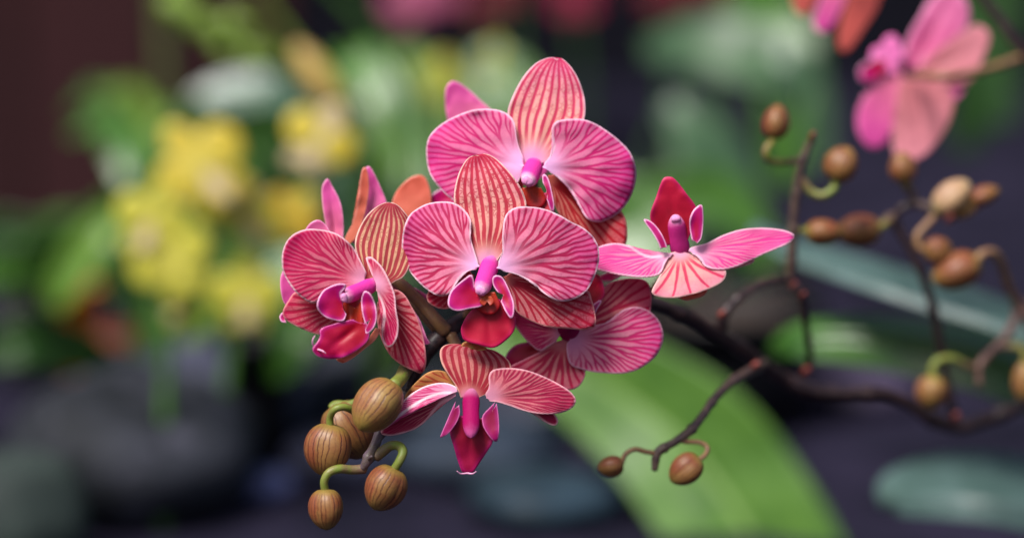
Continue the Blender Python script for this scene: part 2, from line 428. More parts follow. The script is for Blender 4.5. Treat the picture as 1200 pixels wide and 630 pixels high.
def bud(parent, mat, p0, p1, hw, d=0, dd=0, stalk=None, smat=None, srad=None, name='bud', label=None, fat=.46):
    """bud from its base p0 to its tip p1 (pixels), half width hw; stalk = points from the bud to the stem"""
    a = V(p0[0], p0[1], d); b = V(p1[0], p1[1], d+dd)
    hw *= .95; k = S*(F+d)/F; ax = b-a; L = ax.length; ax.normalize()
    nx = ax.cross(Vector((.1, 1, .2))).normalized(); ny = ax.cross(nx)
    n, ns = 26, 40; verts = []; uv = []; pp = []
    ph = random.random()*6
    for i in range(n):
        u = i/(n-1)
        s = math.sin(math.acos(max(-1, min(1, 1-2*u))))
        prof = (s**(.85+.35*u))*(1.08-.24*(u-.4))
        for j in range(ns+1):
            t = 2*math.pi*j/ns
            rr = hw*k*prof*(1+.05*math.cos(3*t+ph)-.06*math.exp(-((math.cos(1.5*t+ph/2))/.14)**2)*min(1, u*3)+.02*math.sin(2*t+ph*2))
            verts.append(a+ax*(L*u)+nx*(math.cos(t)*rr)+ny*(math.sin(t)*rr))
            uv.append((j/ns, u)); pp.append((p0[0]+t*hw*.8, p0[1]+u*L/k, ph*10))
    faces = [(i*(ns+1)+j, i*(ns+1)+j+1, (i+1)*(ns+1)+j+1, (i+1)*(ns+1)+j) for i in range(n-1) for j in range(ns)]
    o = link(name, verts, faces, mat, parent, org=a, uv=uv, attrs={'pp': pp})
    if label: o['label'] = label
    if stalk:
        r = srad or [5.0]*len(stalk)
        tube('stalk', o, smat or M_STALKG, stalk, r, org=None)
    return o

def column(parent, mat, p0, p1, r0, r1, d0=0, d1=-8):
    """short fleshy column with a rounded cap at p1 (depths in pixels)"""
    n, ns = 30, 28
    a = V(p0[0]-(p1[0]-p0[0])*.12, p0[1]-(p1[1]-p0[1])*.12, (d0+16)*S); b = V(p1[0], p1[1], d1*S)
    ax = (b-a); L = ax.length; ax.normalize(); nx = ax.cross(Vector((0, 1, .1))).normalized(); ny = ax.cross(nx)
    verts = []; us = []; pp = []
    for i in range(n):
        u = i/(n-1)
        rr = (r0+(r1-r0)*u - 1.2 - 1.6*math.sin(min(1, u*1.3)*math.pi) - 3.5*math.exp(-(u/.16)**2)) * S
        capu = max(0, (u-.58)/.42)
        rr *= math.sqrt(max(0.0, 1-capu**2.1)) if u < .999 else .02
        for j in range(ns):
            t = 2*math.pi*j/ns
            f = 1+.07*math.cos(2*t)+.05*mnoise.noise(Vector((math.cos(t)*1.5, math.sin(t)*1.5, u*4+p0[0])))
            verts.append(a+ax*L*u+nx*math.cos(t)*rr*f+ny*math.sin(t)*rr*.85); us.append(u); pp.append((p0[0]+t*5, p0[1]+u*40, 0))
    faces = [(i*ns+j, i*ns+(j+1) % ns, (i+1)*ns+(j+1) % ns, (i+1)*ns+j) for i in range(n-1) for j in range(ns)]
    faces.append(tuple(range(ns))[::-1])
    o = link('column', verts, faces, mat, parent, org=a, attrs={'u': us, 'pp': pp})
    if mat is MP['col_e']: return o
    # anther cap: a small two lobed pale hood on the tip, nearest the viewer
    c0 = b - ax*L*.10 + Vector((0, -1, 0))*r1*S*.28; vv = []; n2, m2 = 12, 18
    for i in range(n2):
        ph = math.pi*i/(n2-1)
        for j in range(m2):
            t = 2*math.pi*j/m2
            q = nx*math.sin(ph)*math.cos(t)*(1-.18*abs(math.cos(t))**8) + ny*math.sin(ph)*math.sin(t)*.75 + ax*math.cos(ph)*.62
            if abs(math.cos(t)) < .3: q *= .90
            vv.append(c0 + q*r1*S*.66)
    ff_ = [(i*m2+j, i*m2+(j+1) % m2, (i+1)*m2+(j+1) % m2, (i+1)*m2+j) for i in range(n2-1) for j in range(m2)]
    link('anther_cap', vv, ff_, MP['cap'], parent, org=c0, attrs={'pp': [((v-c0).x/S, (v-c0).z/S, p0[0]) for v in vv], 'edge': [9.0]*len(vv), 'bd': [.5]*len(vv)})
    return o

def leaf(name, parent, mat, mids, fold=.25, label=None, sub=1, thick=.0012, turn=9):
    """mids: (px,py,d metres,half width px, across depth slope)"""
    n = 30; m = 25
    sp = spline([(p[0], p[1], p[2]*1000, p[3], p[4]*100 if len(p) > 4 else 0) for p in mids], n)
    verts = []; uv = []; pp = []
    for i, q in enumerate(sp):
        a = sp[max(0, i-1)]; b = sp[min(n-1, i+1)]
        t = Vector((b[0]-a[0], b[1]-a[1])).normalized(); pr = Vector((-t.y, t.x))
        for j in range(m):
            v = 2*j/(m-1)-1
            x = q[0]+pr.x*v*q[3]; y = q[1]+pr.y*v*q[3]
            dd = q[2]/1000 - min(v, turn)*q[3]*S*q[4]/100 - abs(v)**1.4*q[3]*S*fold + math.exp(-(v/.09)**2)*q[3]*S*.10 + mnoise.noise(Vector((x*.01, y*.01, q[2]*.01)))*.004
            verts.append(V(x, y, dd)); uv.append((j/(m-1), i/(n-1))); pp.append((x, y, 0))
    faces = [(i*m+j, i*m+j+1, (i+1)*m+j+1, (i+1)*m+j) for i in range(n-1) for j in range(m-1)]
    o = link(name, verts, faces, mat, parent, org=verts[m//2], uv=uv, attrs={'pp': pp})
    md = o.modifiers.new('thickness', 'SOLIDIFY'); md.thickness = thick; md.offset = 0
    if label: o['label'] = label
    return o

# ------------------------------------------------------------------ the setting
def mat_noise(name, a, b, scale, rough=.7, bumpd=.004, det=5, c=None):
    g = NG(name); ob = g.obj(); n = g.noise(ob, scale, det, .6)
    col = g.mix(g.ss(n, .35, .68), a, b)
    if c: col = g.mix(g.ss(g.noise(ob, scale*3.1, 3), .55, .7), col, c)
    return g.bsdf(col, rough, g.bump(n, .5, bumpd), spec=.15)
def box(name, x0, x1, y0, y1, z0, z1, mat, parent=None):
    vs_ = [Vector((x, y, z)) for x in (x0, x1) for y in (y0, y1) for z in (z0, z1)]
    fs = [(0, 1, 3, 2), (4, 6, 7, 5), (0, 4, 5, 1), (2, 3, 7, 6), (0, 2, 6, 4), (1, 5, 7, 3)]
    return link(name, vs_, fs, mat, parent, org=None if parent else Vector(((x0+x1)/2, (y0+y1)/2, z0)), smooth=False)

# staging covered with woven dark fabric
g = NG('woven_fabric'); ob = g.obj()
wv = g.n('ShaderNodeTexWave', wave_type='BANDS', bands_direction='Y'); g.put(wv.inputs['Vector'], ob); wv.inputs['Scale'].default_value = 60
wv.inputs['Distortion'].default_value = .6
n1 = g.noise(ob, 9, 5, .6)
colf = g.mix(g.ss(n1, .35, .65), '10101c', '282436')
colf = g.mix(g.math('MULTIPLY', wv.outputs[1] if wv.outputs[1].type == 'VALUE' else wv.outputs[0], .35), colf, '161420')
M_FAB = g.bsdf(colf, .9, g.bump(g.math('ADD', n1, wv.outputs[0]), .4, .002), spec=.08)
def sheet(name, x0, x1, y0, y1, z, mat, amp=.004, nx=60, ny=60, s=6):
    vv = [Vector((x0+(x1-x0)*i/nx, y0+(y1-y0)*j/ny, z+amp*mnoise.noise(Vector((i*s/nx, j*s/ny, 3))))) for j in range(ny+1) for i in range(nx+1)]
    ff = [(j*(nx+1)+i, j*(nx+1)+i+1, (j+1)*(nx+1)+i+1, (j+1)*(nx+1)+i) for j in range(ny) for i in range(nx)]
    return link(name, vv, ff, mat, org=Vector((0, 0, z)))
o = sheet('ground', -4, 4, -.5, 4.2, GZ, M_FAB, .012)
tag(o, 'dark purplish woven fabric ground far out of focus', 'ground', kind='structure')
# back wall: brown boards on the left, a blackish screen added as dark backdrop elsewhere
g = NG('brown_boards'); ob = g.obj(); sp_ = g.n('ShaderNodeSeparateXYZ'); g.put(sp_.inputs[0], ob)
bx_ = g.math('MULTIPLY', sp_.outputs[0], 8.0); cellb = g.n('ShaderNodeTexWhiteNoise', noise_dimensions='1D'); g.put(cellb.inputs['W'], g.math('FLOOR', bx_))
gap = g.ss(g.math('ABSOLUTE', g.math('SUBTRACT', g.math('FRACT', bx_), .5)), .46, .49)
cb = g.mix(cellb.outputs[0], '1e1012', '3c2224'); cb = g.mix(g.ss(g.noise(ob, 4, 4), .4, .7, 0, .5), cb, '3c1e20'); cb = g.mix(gap, cb, '080606')
M_BRD = g.bsdf(cb, .85, spec=.1)
wl = box('board_wall', -3.2, -.205, 2.28, 2.35, GZ, 2.6, M_BRD)
tag(wl, 'dark brown upright board wall behind the yellow orchids', 'wall')
M_DARKW = mat_noise('dark_screen', '08080f', '121224', 1.0, .9, .01)
wl2 = box('backdrop_screen', -3.4, 4, 3.6, 3.66, GZ, 2.8, M_DARKW)
tag(wl2, 'blackish screen added as a dark backdrop behind everything', 'screen')

# ------------------------------------------------------------------ front spray
spray = empty('orchid_spray', V(1420, 800, .2))
tag(spray, 'dark branching orchid stem with sharp pink striped flowers and hanging brown buds', 'orchid')
D0 = .02
tube('stem', spray, M_STEMF, [(425, 549, .0), (431, 538, .0), (438, 524, .002), (445, 508, .005), (455, 490, .010), (468, 472, .014), (479, 456, .017)], [4, 6.5, 6, 6, 6.5, 7, 7.5], bumpy=.08, n=60, label='grey purple tip of the stem carrying the hanging buds')
tube('stem', spray, M_STEM,
     [(477, 460, .016), (487, 434, .018), (500, 412, .020), (518, 392, .022), (545, 374, .028), (580, 362, .036), (640, 352, .05), (705, 350, .065), (765, 355, .08),
      (800, 368, .088), (835, 388, .094), (872, 410, .10), (905, 435, .105), (945, 455, .11), (985, 460, .112), (1030, 460, .115), (1060, 470, .12), (1090, 490, .125), (1125, 499, .13), (1160, 490, .135), (1215, 470, .14), (1290, 478, .16), (1360, 560, .18), (1420, 800, .2)],
     [7.5, 8.5, 9.5, 11, 10.5, 10, 9.5, 9, 9, 8.5, 8.5, 8.5, 9, 9.5, 8.5, 8, 8, 9, 9.5, 8.5, 8.5, 10, 11, 12], bumpy=.10, n=260, label='main dark purple brown stem')
def branch(pts, rad, mat=None, lab=None, bumpy=.1):
    tube('stem', spray, mat or M_STEM, pts, rad, bumpy=bumpy, n=len(pts)*10, label=lab)
M_TWIG = stem_mat('twig_brown_purple', '3c2c30', '5c4a40', '7c6860')
branch([(845, 393, .095), (848, 370, .09), (862, 352, .088), (882, 337, .086), (905, 328, .084), (926, 326, .083)], [6, 6.5, 6, 5.5, 5.5, 6])
branch([(926, 328, .083), (928, 300, .08), (929, 270, .078), (932, 235, .076), (937, 200, .074), (944, 178, .073), (951, 164, .072)], [6.5, 6.5, 5.5, 5.5, 5.5, 5, 4.5], M_TWIG)
branch([(926, 326, .083), (936, 340, .083), (942, 360, .086), (945, 385, .092), (949, 412, .10), (950, 432, .105)], [6, 5.5, 5, 4.5, 4.5, 4.5])
branch([(898, 424, .10), (880, 434, .075), (858, 447, .062), (838, 466, .054), (824, 486, .050), (808, 505, .047), (788, 519, .045), (771, 530, .044), (767, 550, .044)], [5, 6, 5.6, 5.2, 5, 5.6, 4.8, 5.4, 4], M_TWIG)
branch([(1118, 488, .13), (1108, 440, .125), (1101, 400, .12), (1094, 362, .115), (1082, 325, .112), (1066, 290, .11), (1050, 262, .108), (1054, 246, .106), (1072, 238, .105)], [5.5, 5.5, 5.5, 5.5, 5.5, 5.5, 5, 5, 5.5])
branch([(1072, 238, .105), (1067, 222, .104), (1060, 208, .103)], [5.5, 5, 5.5], M_TWIG)
branch([(1072, 238, .105), (1090, 243, .104), (1110, 250, .103), (1116, 258, .102)], [5, 5.5, 6, 5], M_TWIG)
branch([(1050, 252, .107), (1040, 256, .105), (1030, 266, .10)], [5, 5, 4.5], M_TWIG)
branch([(1236, 474, .142), (1222, 420, .135), (1204, 372, .13), (1194, 358, .128), (1188, 378, .125), (1175, 398, .122), (1158, 415, .12), (1147, 430, .118), (1148, 450, .118)], [7, 7, 7, 7, 5, 5, 5, 5, 4], stem_mat('twig_pinkish', '6a4c48', '7a5a50', '8c7468'))
def nub(px, py, d, r, mat=M_NUB, dx=3, dy=-4):
    r *= .66
    tube('bract', spray, mat, [(px-dx, py-dy, d+.002), (px, py, d-.002), (px+dx*.8, py+dy*.8, d-.004)], [r*.7, r, r*.6], n=10, ns=12)
nub(846, 368, .082, 7); nub(886, 427, .072, 7, dx=4, dy=-3); nub(945, 434, .098, 8); nub(952, 160, .070, 6, dx=2, dy=-6)
nub(941, 346, .080, 5, NG('x').m if False else M_NUB); nub(1120, 488, .118, 8); nub(930, 334, .078, 5); nub(1113, 256, .098, 6); nub(434, 536, -.002, 4, M_STEMF, 2, -2)

# pedicels behind flower C
tube('pedicel', spray, M_PEDI, [(446, 318, .022), (466, 330, .020), (488, 350, .018), (508, 372, .018), (522, 388, .020)], [6, 7, 7.5, 8, 9])
tube('pedicel', spray, M_PEDI, [(566, 322, .010), (560, 345, .020), (548, 372, .026)], [6, 6, 7])
tube('pedicel', spray, M_PEDI, [(624, 204, .045), (630, 260, .060), (640, 350, .052)], [6, 6, 7])
tube('pedicel', spray, M_PEDI, [(552, 452, .014), (545, 425, .018), (528, 392, .020)], [6, 6.5, 7])
tube('pedicel', spray, M_PEDI, [(796, 300, .030), (760, 345, .06), (735, 354, .072)], [6, 6, 7])
tube('pedicel', spray, M_PEDI, [(664, 388, .040), (668, 370, .05), (672, 352, .056)], [6, 6, 7])

# front buds
bud(spray, MB1, (463, 449), (420, 503), 27.5, d=-.004, dd=-.006, stalk=[(461, 452, -.004), (469, 444, .004), (476, 432, .014)], srad=[8.5, 8, 9], label='fat ochre bud with dark pinstripes nearest the flowers')
bud(spray, MB3, (390, 474), (428, 536), 30, d=.022, stalk=[(388, 478, .022), (394, 474, .022), (410, 474, .02), (430, 468, .018), (452, 470, .014)], srad=[5, 5.5, 5.5, 5.5, 5.5], label='pale tan bud behind the others')
bud(spray, MB2, (390, 496), (379, 558), 27, d=.004, stalk=[(387, 500, .003), (387, 488, .002), (393, 479, .0), (405, 477, .001), (418, 484, .004), (436, 500, .006)], srad=[4.5, 4.2, 4.2, 4.5, 4.5, 4.5], label='russet bud hanging from a green arched stalk')
bud(spray, MB2, (463, 547), (438, 597), 24, d=-.004, stalk=[(461, 551, -.004), (468, 540, -.005), (472, 529, -.004), (467, 522, -.002), (458, 522, .0), (449, 528, .001), (440, 536, .001)], srad=[5, 5.2, 5.6, 5.6, 5.6, 6.5, 6], label='russet bud on the short hooked stalk')
bud(spray, MB2, (382, 572), (383, 621), 20.5, d=-.002, stalk=[(381, 575, -.002), (380, 563, -.003), (386, 553, -.003), (398, 549, -.002), (412, 550, .0), (428, 549, .001)], srad=[4.8, 4.8, 5, 5.3, 5.6, 5.8], label='smallest russet bud lowest in the cluster')
# buds of the blurred side branches
def rb(p0, p1, hw, d, st, r=4.2, mat=None, sm=None, lab=None):
    hw *= .93
    bud(spray, mat or MB3, p0, p1, hw, d=d, dd=0, stalk=st, srad=[r]*len(st), smat=sm or M_STALK, label=lab)
rb((906, 163), (913, 122), 18, .072, [(906, 165, .072), (898, 175, .072), (900, 187, .073), (914, 190, .074), (936, 188, .075)], lab='upright blurred bud on a hooked green stalk')
rb((977, 212), (996, 172), 22, .074, [(978, 210, .074), (978, 220, .074), (964, 229, .074), (950, 224, .075), (938, 208, .075)], 5, sm=M_STALKG, lab='round blurred bud beside the upright stem')
rb((944, 272), (988, 272), 18, .080, [(948, 272, .080), (940, 270, .080), (931, 275, .079)], 4.5, mat=MB2, sm=M_STALKG)
rb((1032, 268), (980, 272), 21, .096, [(1028, 269, .096), (1036, 263, .10), (1044, 258, .104)], 5)
rb((1058, 214), (1057, 178), 18, .10, [(1058, 208, .10), (1060, 214, .102), (1064, 222, .104)], 5, mat=MB2)
rb((1096, 247), (1136, 213), 19, .10, [(1100, 243, .10), (1096, 248, .102), (1092, 246, .103)], 5, mat=bud_mat('bud_pale_tan', 'b8946c', 'a88468', '8a6a50', 'a89868'))
rb((1116, 252), (1150, 232), 13, .104, [(1120, 249, .104), (1114, 254, .104)], 4, mat=MB1)
rb((1136, 236), (1171, 222), 13, .102, [(1139, 234, .102), (1126, 244, .104), (1116, 252, .103)], 4, mat=MB2)
rb((1083, 296), (1116, 290), 18, .10, [(1086, 295, .10), (1077, 289, .10), (1075, 276, .10), (1085, 264, .101), (1098, 250, .103)], 4.5, sm=M_PEDI)
rb((1148, 306), (1093, 330), 24, .10, [(1144, 308, .10), (1150, 298, .10), (1164, 296, .104), (1174, 310, .11), (1182, 336, .118), (1194, 358, .127)], 5.5, mat=MB2, sm=M_PEDI)
rb((1095, 440), (1088, 480), 21, .11, [(1094, 443, .11), (1093, 431, .11), (1100, 422, .11), (1116, 420, .112), (1132, 428, .115), (1146, 432, .118)], 5, mat=MB1, sm=M_STALKG)
rb((1203, 424), (1198, 470), 15, .12, [(1202, 428, .12), (1200, 412, .12), (1190, 406, .12), (1172, 406, .121)], 5, mat=MB1)
rb((731, 543), (700, 549), 13.5, .042, [(728, 544, .042), (733, 532, .042), (744, 526, .042), (757, 529, .043), (771, 531, .044)], 3, sm=M_PEDI)
rb((820, 536), (786, 564), 18.5, .042, [(815, 541, .042), (826, 533, .043), (829, 524, .044), (820, 518, .045), (804, 517, .046), (795, 515, .046)], 3, mat=MB2, sm=M_PEDI)

# ---- flower A, front centre
fa = tag(empty('flower', V(569, 315, .004), spray), 'sharpest flower, front and centre, cream striped sepal above')
petal('dorsal_sepal', fa, MP['A_sep'], (570, 308), None, d0=10, gx=0, gy=-.03, cup=10/60, crease=-3,
      lens=([(562, 312), (555, 298), (545, 280), (536, 258), (532, 236), (533, 220), (538, 202), (546, 188), (554, 182.5), (560, 183)],
            [(578, 312), (588, 298), (601, 280), (613, 262), (617, 243), (614, 228), (606, 213), (594, 198), (581, 186), (569, 180.5), (560, 183)]))
petal('lateral_sepal', fa, MP['A_lat'], (590, 324), [(598, 318), (625, 322), (660, 335), (688, 340), (693, 350), (697, 364), (698.5, 379), (694, 384), (682, 386.5), (666, 385), (642, 383), (622, 376), (608, 368), (600, 356), (592, 338)], d0=16, gy=.1, cup=.15, curve=.5)
petal('lateral_sepal', fa, MP['A_lat'], (556, 322), [(550, 316), (530, 322), (508, 335), (500, 346), (504, 356), (520, 362), (538, 356), (550, 340), (556, 330)], d0=18, gy=.1, cup=.2)
petal('petal', fa, MP['A_pet'], (562, 312), [(560, 306), (556, 294), (552, 280), (551.5, 270), (552.4, 260), (548, 250), (538, 240.5), (528, 236.8), (514, 236.4), (500, 239), (488, 245), (479, 253), (473, 268), (471, 285), (473, 302), (479, 316), (488, 328), (500, 339), (512, 346), (522, 346.5), (530, 341), (534, 332), (541, 322), (551, 317), (558, 316)],
      d0=2, gx=-.12, gy=-.02, cup=.2, ruf=3.2, mid=(490, 285), curve=.5)
petal('petal', fa, MP['A_pet'], (582, 314), [(584, 306), (589, 294), (588.5, 280), (589.6, 264), (592, 253), (598, 246), (608, 242.2), (622, 242.2), (640, 245.6), (656, 252), (670, 260), (682, 266), (694, 276), (701, 288), (702.5, 300), (701, 311), (696, 326), (688, 340), (676, 349), (662, 353), (650, 351.6), (638, 344), (626, 333), (614, 325), (602, 320.6), (590, 318)],
      d0=0, gx=.10, gy=-.02, cup=.2, ruf=3.2, mid=(690, 300), curve=.5)
petal('lip', fa, MP['lip'], (570, 352), [(562, 356), (550, 366), (541, 382), (541, 392), (545, 399), (560, 403.5), (577, 407.5), (590, 401), (602, 388), (604, 372), (594, 356), (580, 348)], d0=-6, gy=.05, cup=.15, crease=4, curve=.3, nt=56, ruf=1.5)
petal('throat', fa, MP['throat'], (570, 340), [(560, 344), (556, 356), (564, 366), (578, 368), (586, 358), (580, 342)], d0=-10, cup=.0, nt=40, nr=12, ruf=1)
petal('side_lobe', fa, MP['lobe_e'] if False else MP['lobe'], (560, 346), [(556, 336), (553, 322), (545, 326), (530, 339), (525, 351), (526.5, 360), (536, 364), (550, 361.5), (566, 358), (566, 350)], d0=-12, gx=.1, cup=-.25, curve=.2, nt=48, nr=14, crease=0)
petal('side_lobe', fa, MP['lobe'], (590, 345), [(583, 342), (578, 334), (577, 326), (581, 322.4), (589, 325), (596, 338), (602, 354), (602, 368), (598.5, 373), (592, 364), (587, 353)], d0=-14, gx=-.1, cup=-.2, curve=.1, nt=48, nr=14, crease=0)
column(fa, MP['col'], (575, 308), (562, 345), 14, 11, 0, -20)

petal('callus', fa, MP['callus'], (570, 346), [(564, 348), (562, 354), (567, 358), (571, 354), (575, 358), (579, 353), (576, 347)], d0=-16, nt=36, nr=10, ruf=.4, cup=-.3)
# ---- flower B, top
fb = tag(empty('flower', V(622, 200, .040), spray), 'topmost broad magenta flower behind the front one')
DB = 65
petal('dorsal_sepal', fb, MP['B_sep'], (624, 188), None, d0=DB+8, gy=-.05, cup=.12, crease=-3,
      lens=([(616, 192), (608, 180), (601, 165), (596, 148), (595, 130), (602, 110), (614, 89), (628, 74.5), (642, 68), (648, 68), (652, 71)],
            [(634, 192), (650, 180), (668, 165), (680, 150), (685.5, 136), (685.5, 118), (680, 98), (671, 81), (660, 70), (655, 69), (652, 71)]))
petal('lateral_sepal', fb, MP['B_lat'], (642, 205), [(650, 204), (680, 210), (712, 230), (731, 252), (735, 272), (733, 287), (724, 292.5), (706, 291), (685, 284), (662, 262), (648, 236), (640, 216)], d0=DB+16, gy=.1, cup=.1)
petal('lateral_sepal', fb, MP['B_lat'], (612, 208), [(606, 206), (585, 214), (565, 235), (560, 260), (572, 275), (592, 262), (608, 235), (614, 216)], d0=DB+16, gy=.1, cup=.1)
petal('petal', fb, MP['B_pet'], (614, 194), [(614, 186), (607, 168), (604.5, 152), (602.5, 142), (596, 134.5), (584, 129), (568, 127.5), (550, 130), (530, 138), (513, 149), (502.5, 161), (499.3, 178), (503, 202), (514, 219), (530, 234), (550, 243), (572, 244), (594, 232), (607, 214), (612, 202)],
      d0=DB, gx=-.10, cup=.22, ruf=3.2, mid=(520, 180), curve=.5)
petal('petal', fb, MP['B_pet'], (636, 196), [(638, 190), (647, 180), (650, 168), (646.5, 157), (647, 148), (651, 143), (658, 140.5), (670, 139.3), (684, 140), (698, 145), (714, 155.5), (728, 167), (738, 178), (744, 192), (745.3, 208), (741, 226), (732, 242), (720, 253), (706, 259.5), (696, 260), (688, 256.5), (682, 248), (678, 238), (672, 226), (664, 215), (655, 207.5), (645, 203)],
      d0=DB-2, gx=.10, cup=.22, ruf=3.2, mid=(735, 205), curve=.5)
petal('lip', fb, MP['lip'], (622, 222), [(612, 222), (606, 240), (612, 258), (628, 268), (644, 262), (650, 246), (640, 226)], d0=DB-8, gy=-.1, cup=0, nt=40, nr=12)
petal('throat', fb, MP['throat'], (622, 216), [(612, 220), (610, 232), (618, 242), (632, 244), (640, 234), (634, 220)], d0=DB-14, nt=36, nr=10, ruf=1)
petal('side_lobe', fb, MP['lobe'], (640, 226), [(636, 214), (635.5, 206), (638.5, 204), (643, 210), (647, 225), (649.5, 240), (648.5, 248), (645, 246), (641, 234)], d0=DB-20, cup=-.1, nt=40, nr=10, crease=0)
column(fb, MP['col'], (627, 193), (617, 215), 14, 12.5, DB-2, DB-30)

# ---- flower C, left, turned down to the left
fc = tag(empty('flower', V(438, 338, .006), spray), 'leftmost sharp flower turned towards the lower left')
petal('dorsal_sepal', fc, MP['C_sep'], (438, 335), None, d0=16, gx=.1, gy=-.05, cup=.1, crease=-2,
      lens=([(432, 336), (424, 318), (417.5, 298), (416, 283), (421, 267), (431, 251), (443, 241), (452, 237.3), (458, 237.3)],
            [(446, 338), (456, 334), (464, 329), (473, 324), (480, 312), (485.5, 296), (487, 278), (483, 262), (474, 248), (466, 240), (458, 237.3)]))
petal('lateral_sepal', fc, MP['C_lat'], (428, 352), [(420, 340), (390, 335), (350, 340), (338, 352), (331.5, 364), (333, 372), (340, 378), (356, 386), (372, 391.5), (392, 392), (412, 384), (426, 366)], d0=26, gx=-.15, gy=.1, cup=.1)
petal('lateral_sepal', fc, MP['C_lat'], (446, 346), [(452, 340), (464, 339), (474, 345), (482, 358), (490, 374), (496, 394), (499.6, 418), (498, 432), (493, 437), (484, 434), (470, 427), (458, 417), (450, 404), (444, 388), (441, 368), (442, 354)], d0=14, gy=.06, cup=.1, mid=(478, 400), curve=.6)
petal('petal', fc, MP['C_pet'], (428, 330), [(430, 320), (422, 304), (415, 291), (406, 281.5), (394, 273.5), (380, 269.6), (364, 268), (350, 271), (338.5, 279), (332, 291), (330, 305), (332.5, 320), (340, 334), (350, 345.5), (360, 352.5), (369, 354.8), (382, 350), (396, 342), (414, 336)],
      d0=4, gx=.12, gy=.0, cup=.15, ruf=2.2, mid=(350, 300), curve=.5)
petal('petal', fc, MP['C_pet'], (441, 332), [(436, 322), (429, 304), (431, 300.5), (437, 302), (448, 313), (457, 330), (463, 346), (464.3, 362), (467, 378), (466, 393), (460.5, 404), (455, 406.5), (449.5, 402), (447.5, 390), (450, 378), (450.5, 362), (446, 348), (441, 340)],
      d0=2, gx=-.5, gy=.0, cup=-.1, ruf=2, mid=(456, 380), curve=.3, fn=lambda p, rb, r, s, e: 6*rb*rb)
petal('lip', fc, MP['lip_b'], (424, 378), [(414, 374), (396, 378), (376, 385), (375, 394), (370, 403), (366.5, 407), (367, 412), (374, 418), (387, 420.5), (404, 418), (419, 410), (431, 399), (433, 388), (430, 378)], d0=-16, gx=.12, cup=-.15, nt=56, nr=18, crease=4, ruf=2)
petal('lip_underside', fc, MP['backo'], (432, 398), [(426, 396), (408, 408), (394, 419), (397, 423.5), (403, 425), (414, 419), (428, 408), (440, 398), (446, 386), (440, 384)], d0=-4, nt=36, nr=10, ruf=1)
petal('throat', fc, MP['throat'], (416, 360), [(404, 350), (396, 362), (400, 378), (414, 388), (428, 384), (430, 366), (424, 352)], d0=-8, nt=40, nr=12, ruf=1.5, fn=lambda p, rb, r, s, e: 3*math.sin(p.x*.5)*rb)
petal('side_lobe', fc, MP['lobe'], (402, 362), [(402, 350), (398, 343), (406, 334), (400, 332), (390, 334), (379, 340), (372.5, 351), (371.8, 361), (378, 369), (388, 374), (402, 376), (406, 368)], d0=-20, gx=.15, cup=-.25, curve=.2, nt=48, nr=14, crease=0)
petal('side_lobe', fc, MP['lobe'], (434, 374), [(428, 380), (424.5, 366), (423.5, 351), (426, 342), (429, 340.8), (434.5, 344.5), (440, 357), (441.5, 372), (438, 384), (429.5, 391.5), (428, 386)], d0=-24, gx=-.15, cup=-.2, curve=.1, nt=48, nr=14, crease=0)
column(fc, MP['col'], (436, 334), (399, 350), 12.5, 10.5, -2, -22)
tube('lip_tendril', fc, MP['lobe'], [(372, 408, -.006), (367, 404, -.007), (366.5, 398, -.008), (369, 393, -.008)], [1.3, 1.1, .9, .5], ns=8, n=14)
tube('lip_tendril', fc, MP['lobe'], [(372, 409, -.007), (378, 411, -.009), (382, 414, -.009)], [1.3, 1.0, .5], ns=8, n=12)

# ---- flower D, right, upside down
fd = tag(empty('flower', V(796, 298, .022), spray), 'upside down pink flower at the right with its red lip pointing up')
DD = 55
petal('dorsal_sepal', fd, MP['D_sep'], (797, 292), [(786, 296), (780, 308), (772, 325), (764, 340), (766, 345.5), (776, 348.3), (790, 348.8), (804, 346.5), (824, 341), (842, 333), (850, 325), (850, 316), (840, 310), (824, 304), (808, 297)], d0=DD+6, gy=-.5, cup=.1, crease=0, curve=.35, mid=(802, 346))
petal('lateral_sepal', fd, MP['backo'], (800, 296), [(790, 300), (780, 320), (786, 340), (800, 351), (812, 350.5), (826, 345), (830, 330), (815, 305)], d0=DD+16, gy=-.3, cup=.1, crease=0)
petal('lateral_sepal', fd, MP['D_sep'], (812, 298), [(815, 292), (840, 296), (870, 300), (884, 303), (880, 309), (862, 314), (840, 316), (820, 306)], d0=DD+14)
petal('petal', fd, MP['D_pet'], (789, 297), [(784, 298), (776, 300), (762, 301.3), (748, 296), (736, 287.5), (718, 285), (700, 290), (688, 300), (692, 312), (704, 317), (720, 321), (740, 324), (760, 324.6), (773, 321), (778, 312), (780, 305), (786, 301)], d0=DD, gx=-.1, gy=-.5, cup=.1, mid=(700, 305))
petal('petal', fd, MP['D_pet'], (807, 294), [(808, 291), (814, 288.5), (828, 285), (844, 277), (862, 270.5), (878, 267.5), (896, 267), (916, 269), (928, 273), (931.3, 277), (926, 284), (912, 290.5), (894, 298), (876, 307), (856, 314.3), (840, 315.8), (828, 313), (822, 307), (821, 301), (812, 298)], d0=DD, gx=.1, gy=-.5, cup=.1, mid=(900, 280))
petal('lip', fd, MP['lip'], (792, 286), [(782, 288), (768, 272), (762, 256), (764, 244), (769, 230), (776, 211), (780, 207.5), (785, 207), (791, 210), (804, 226), (816, 243), (815, 256), (811, 268), (804, 286)], d0=DD+4, gy=.25, cup=.1, nt=56, nr=18, crease=3)
petal('side_lobe', fd, MP['lobe'], (780, 290), [(774, 292), (771, 284), (764, 272), (756, 261), (754.3, 256.8), (758, 257), (765, 261), (773, 270), (779, 281), (782, 290)], d0=DD-10, nt=40, nr=10, crease=0, cup=-.1)
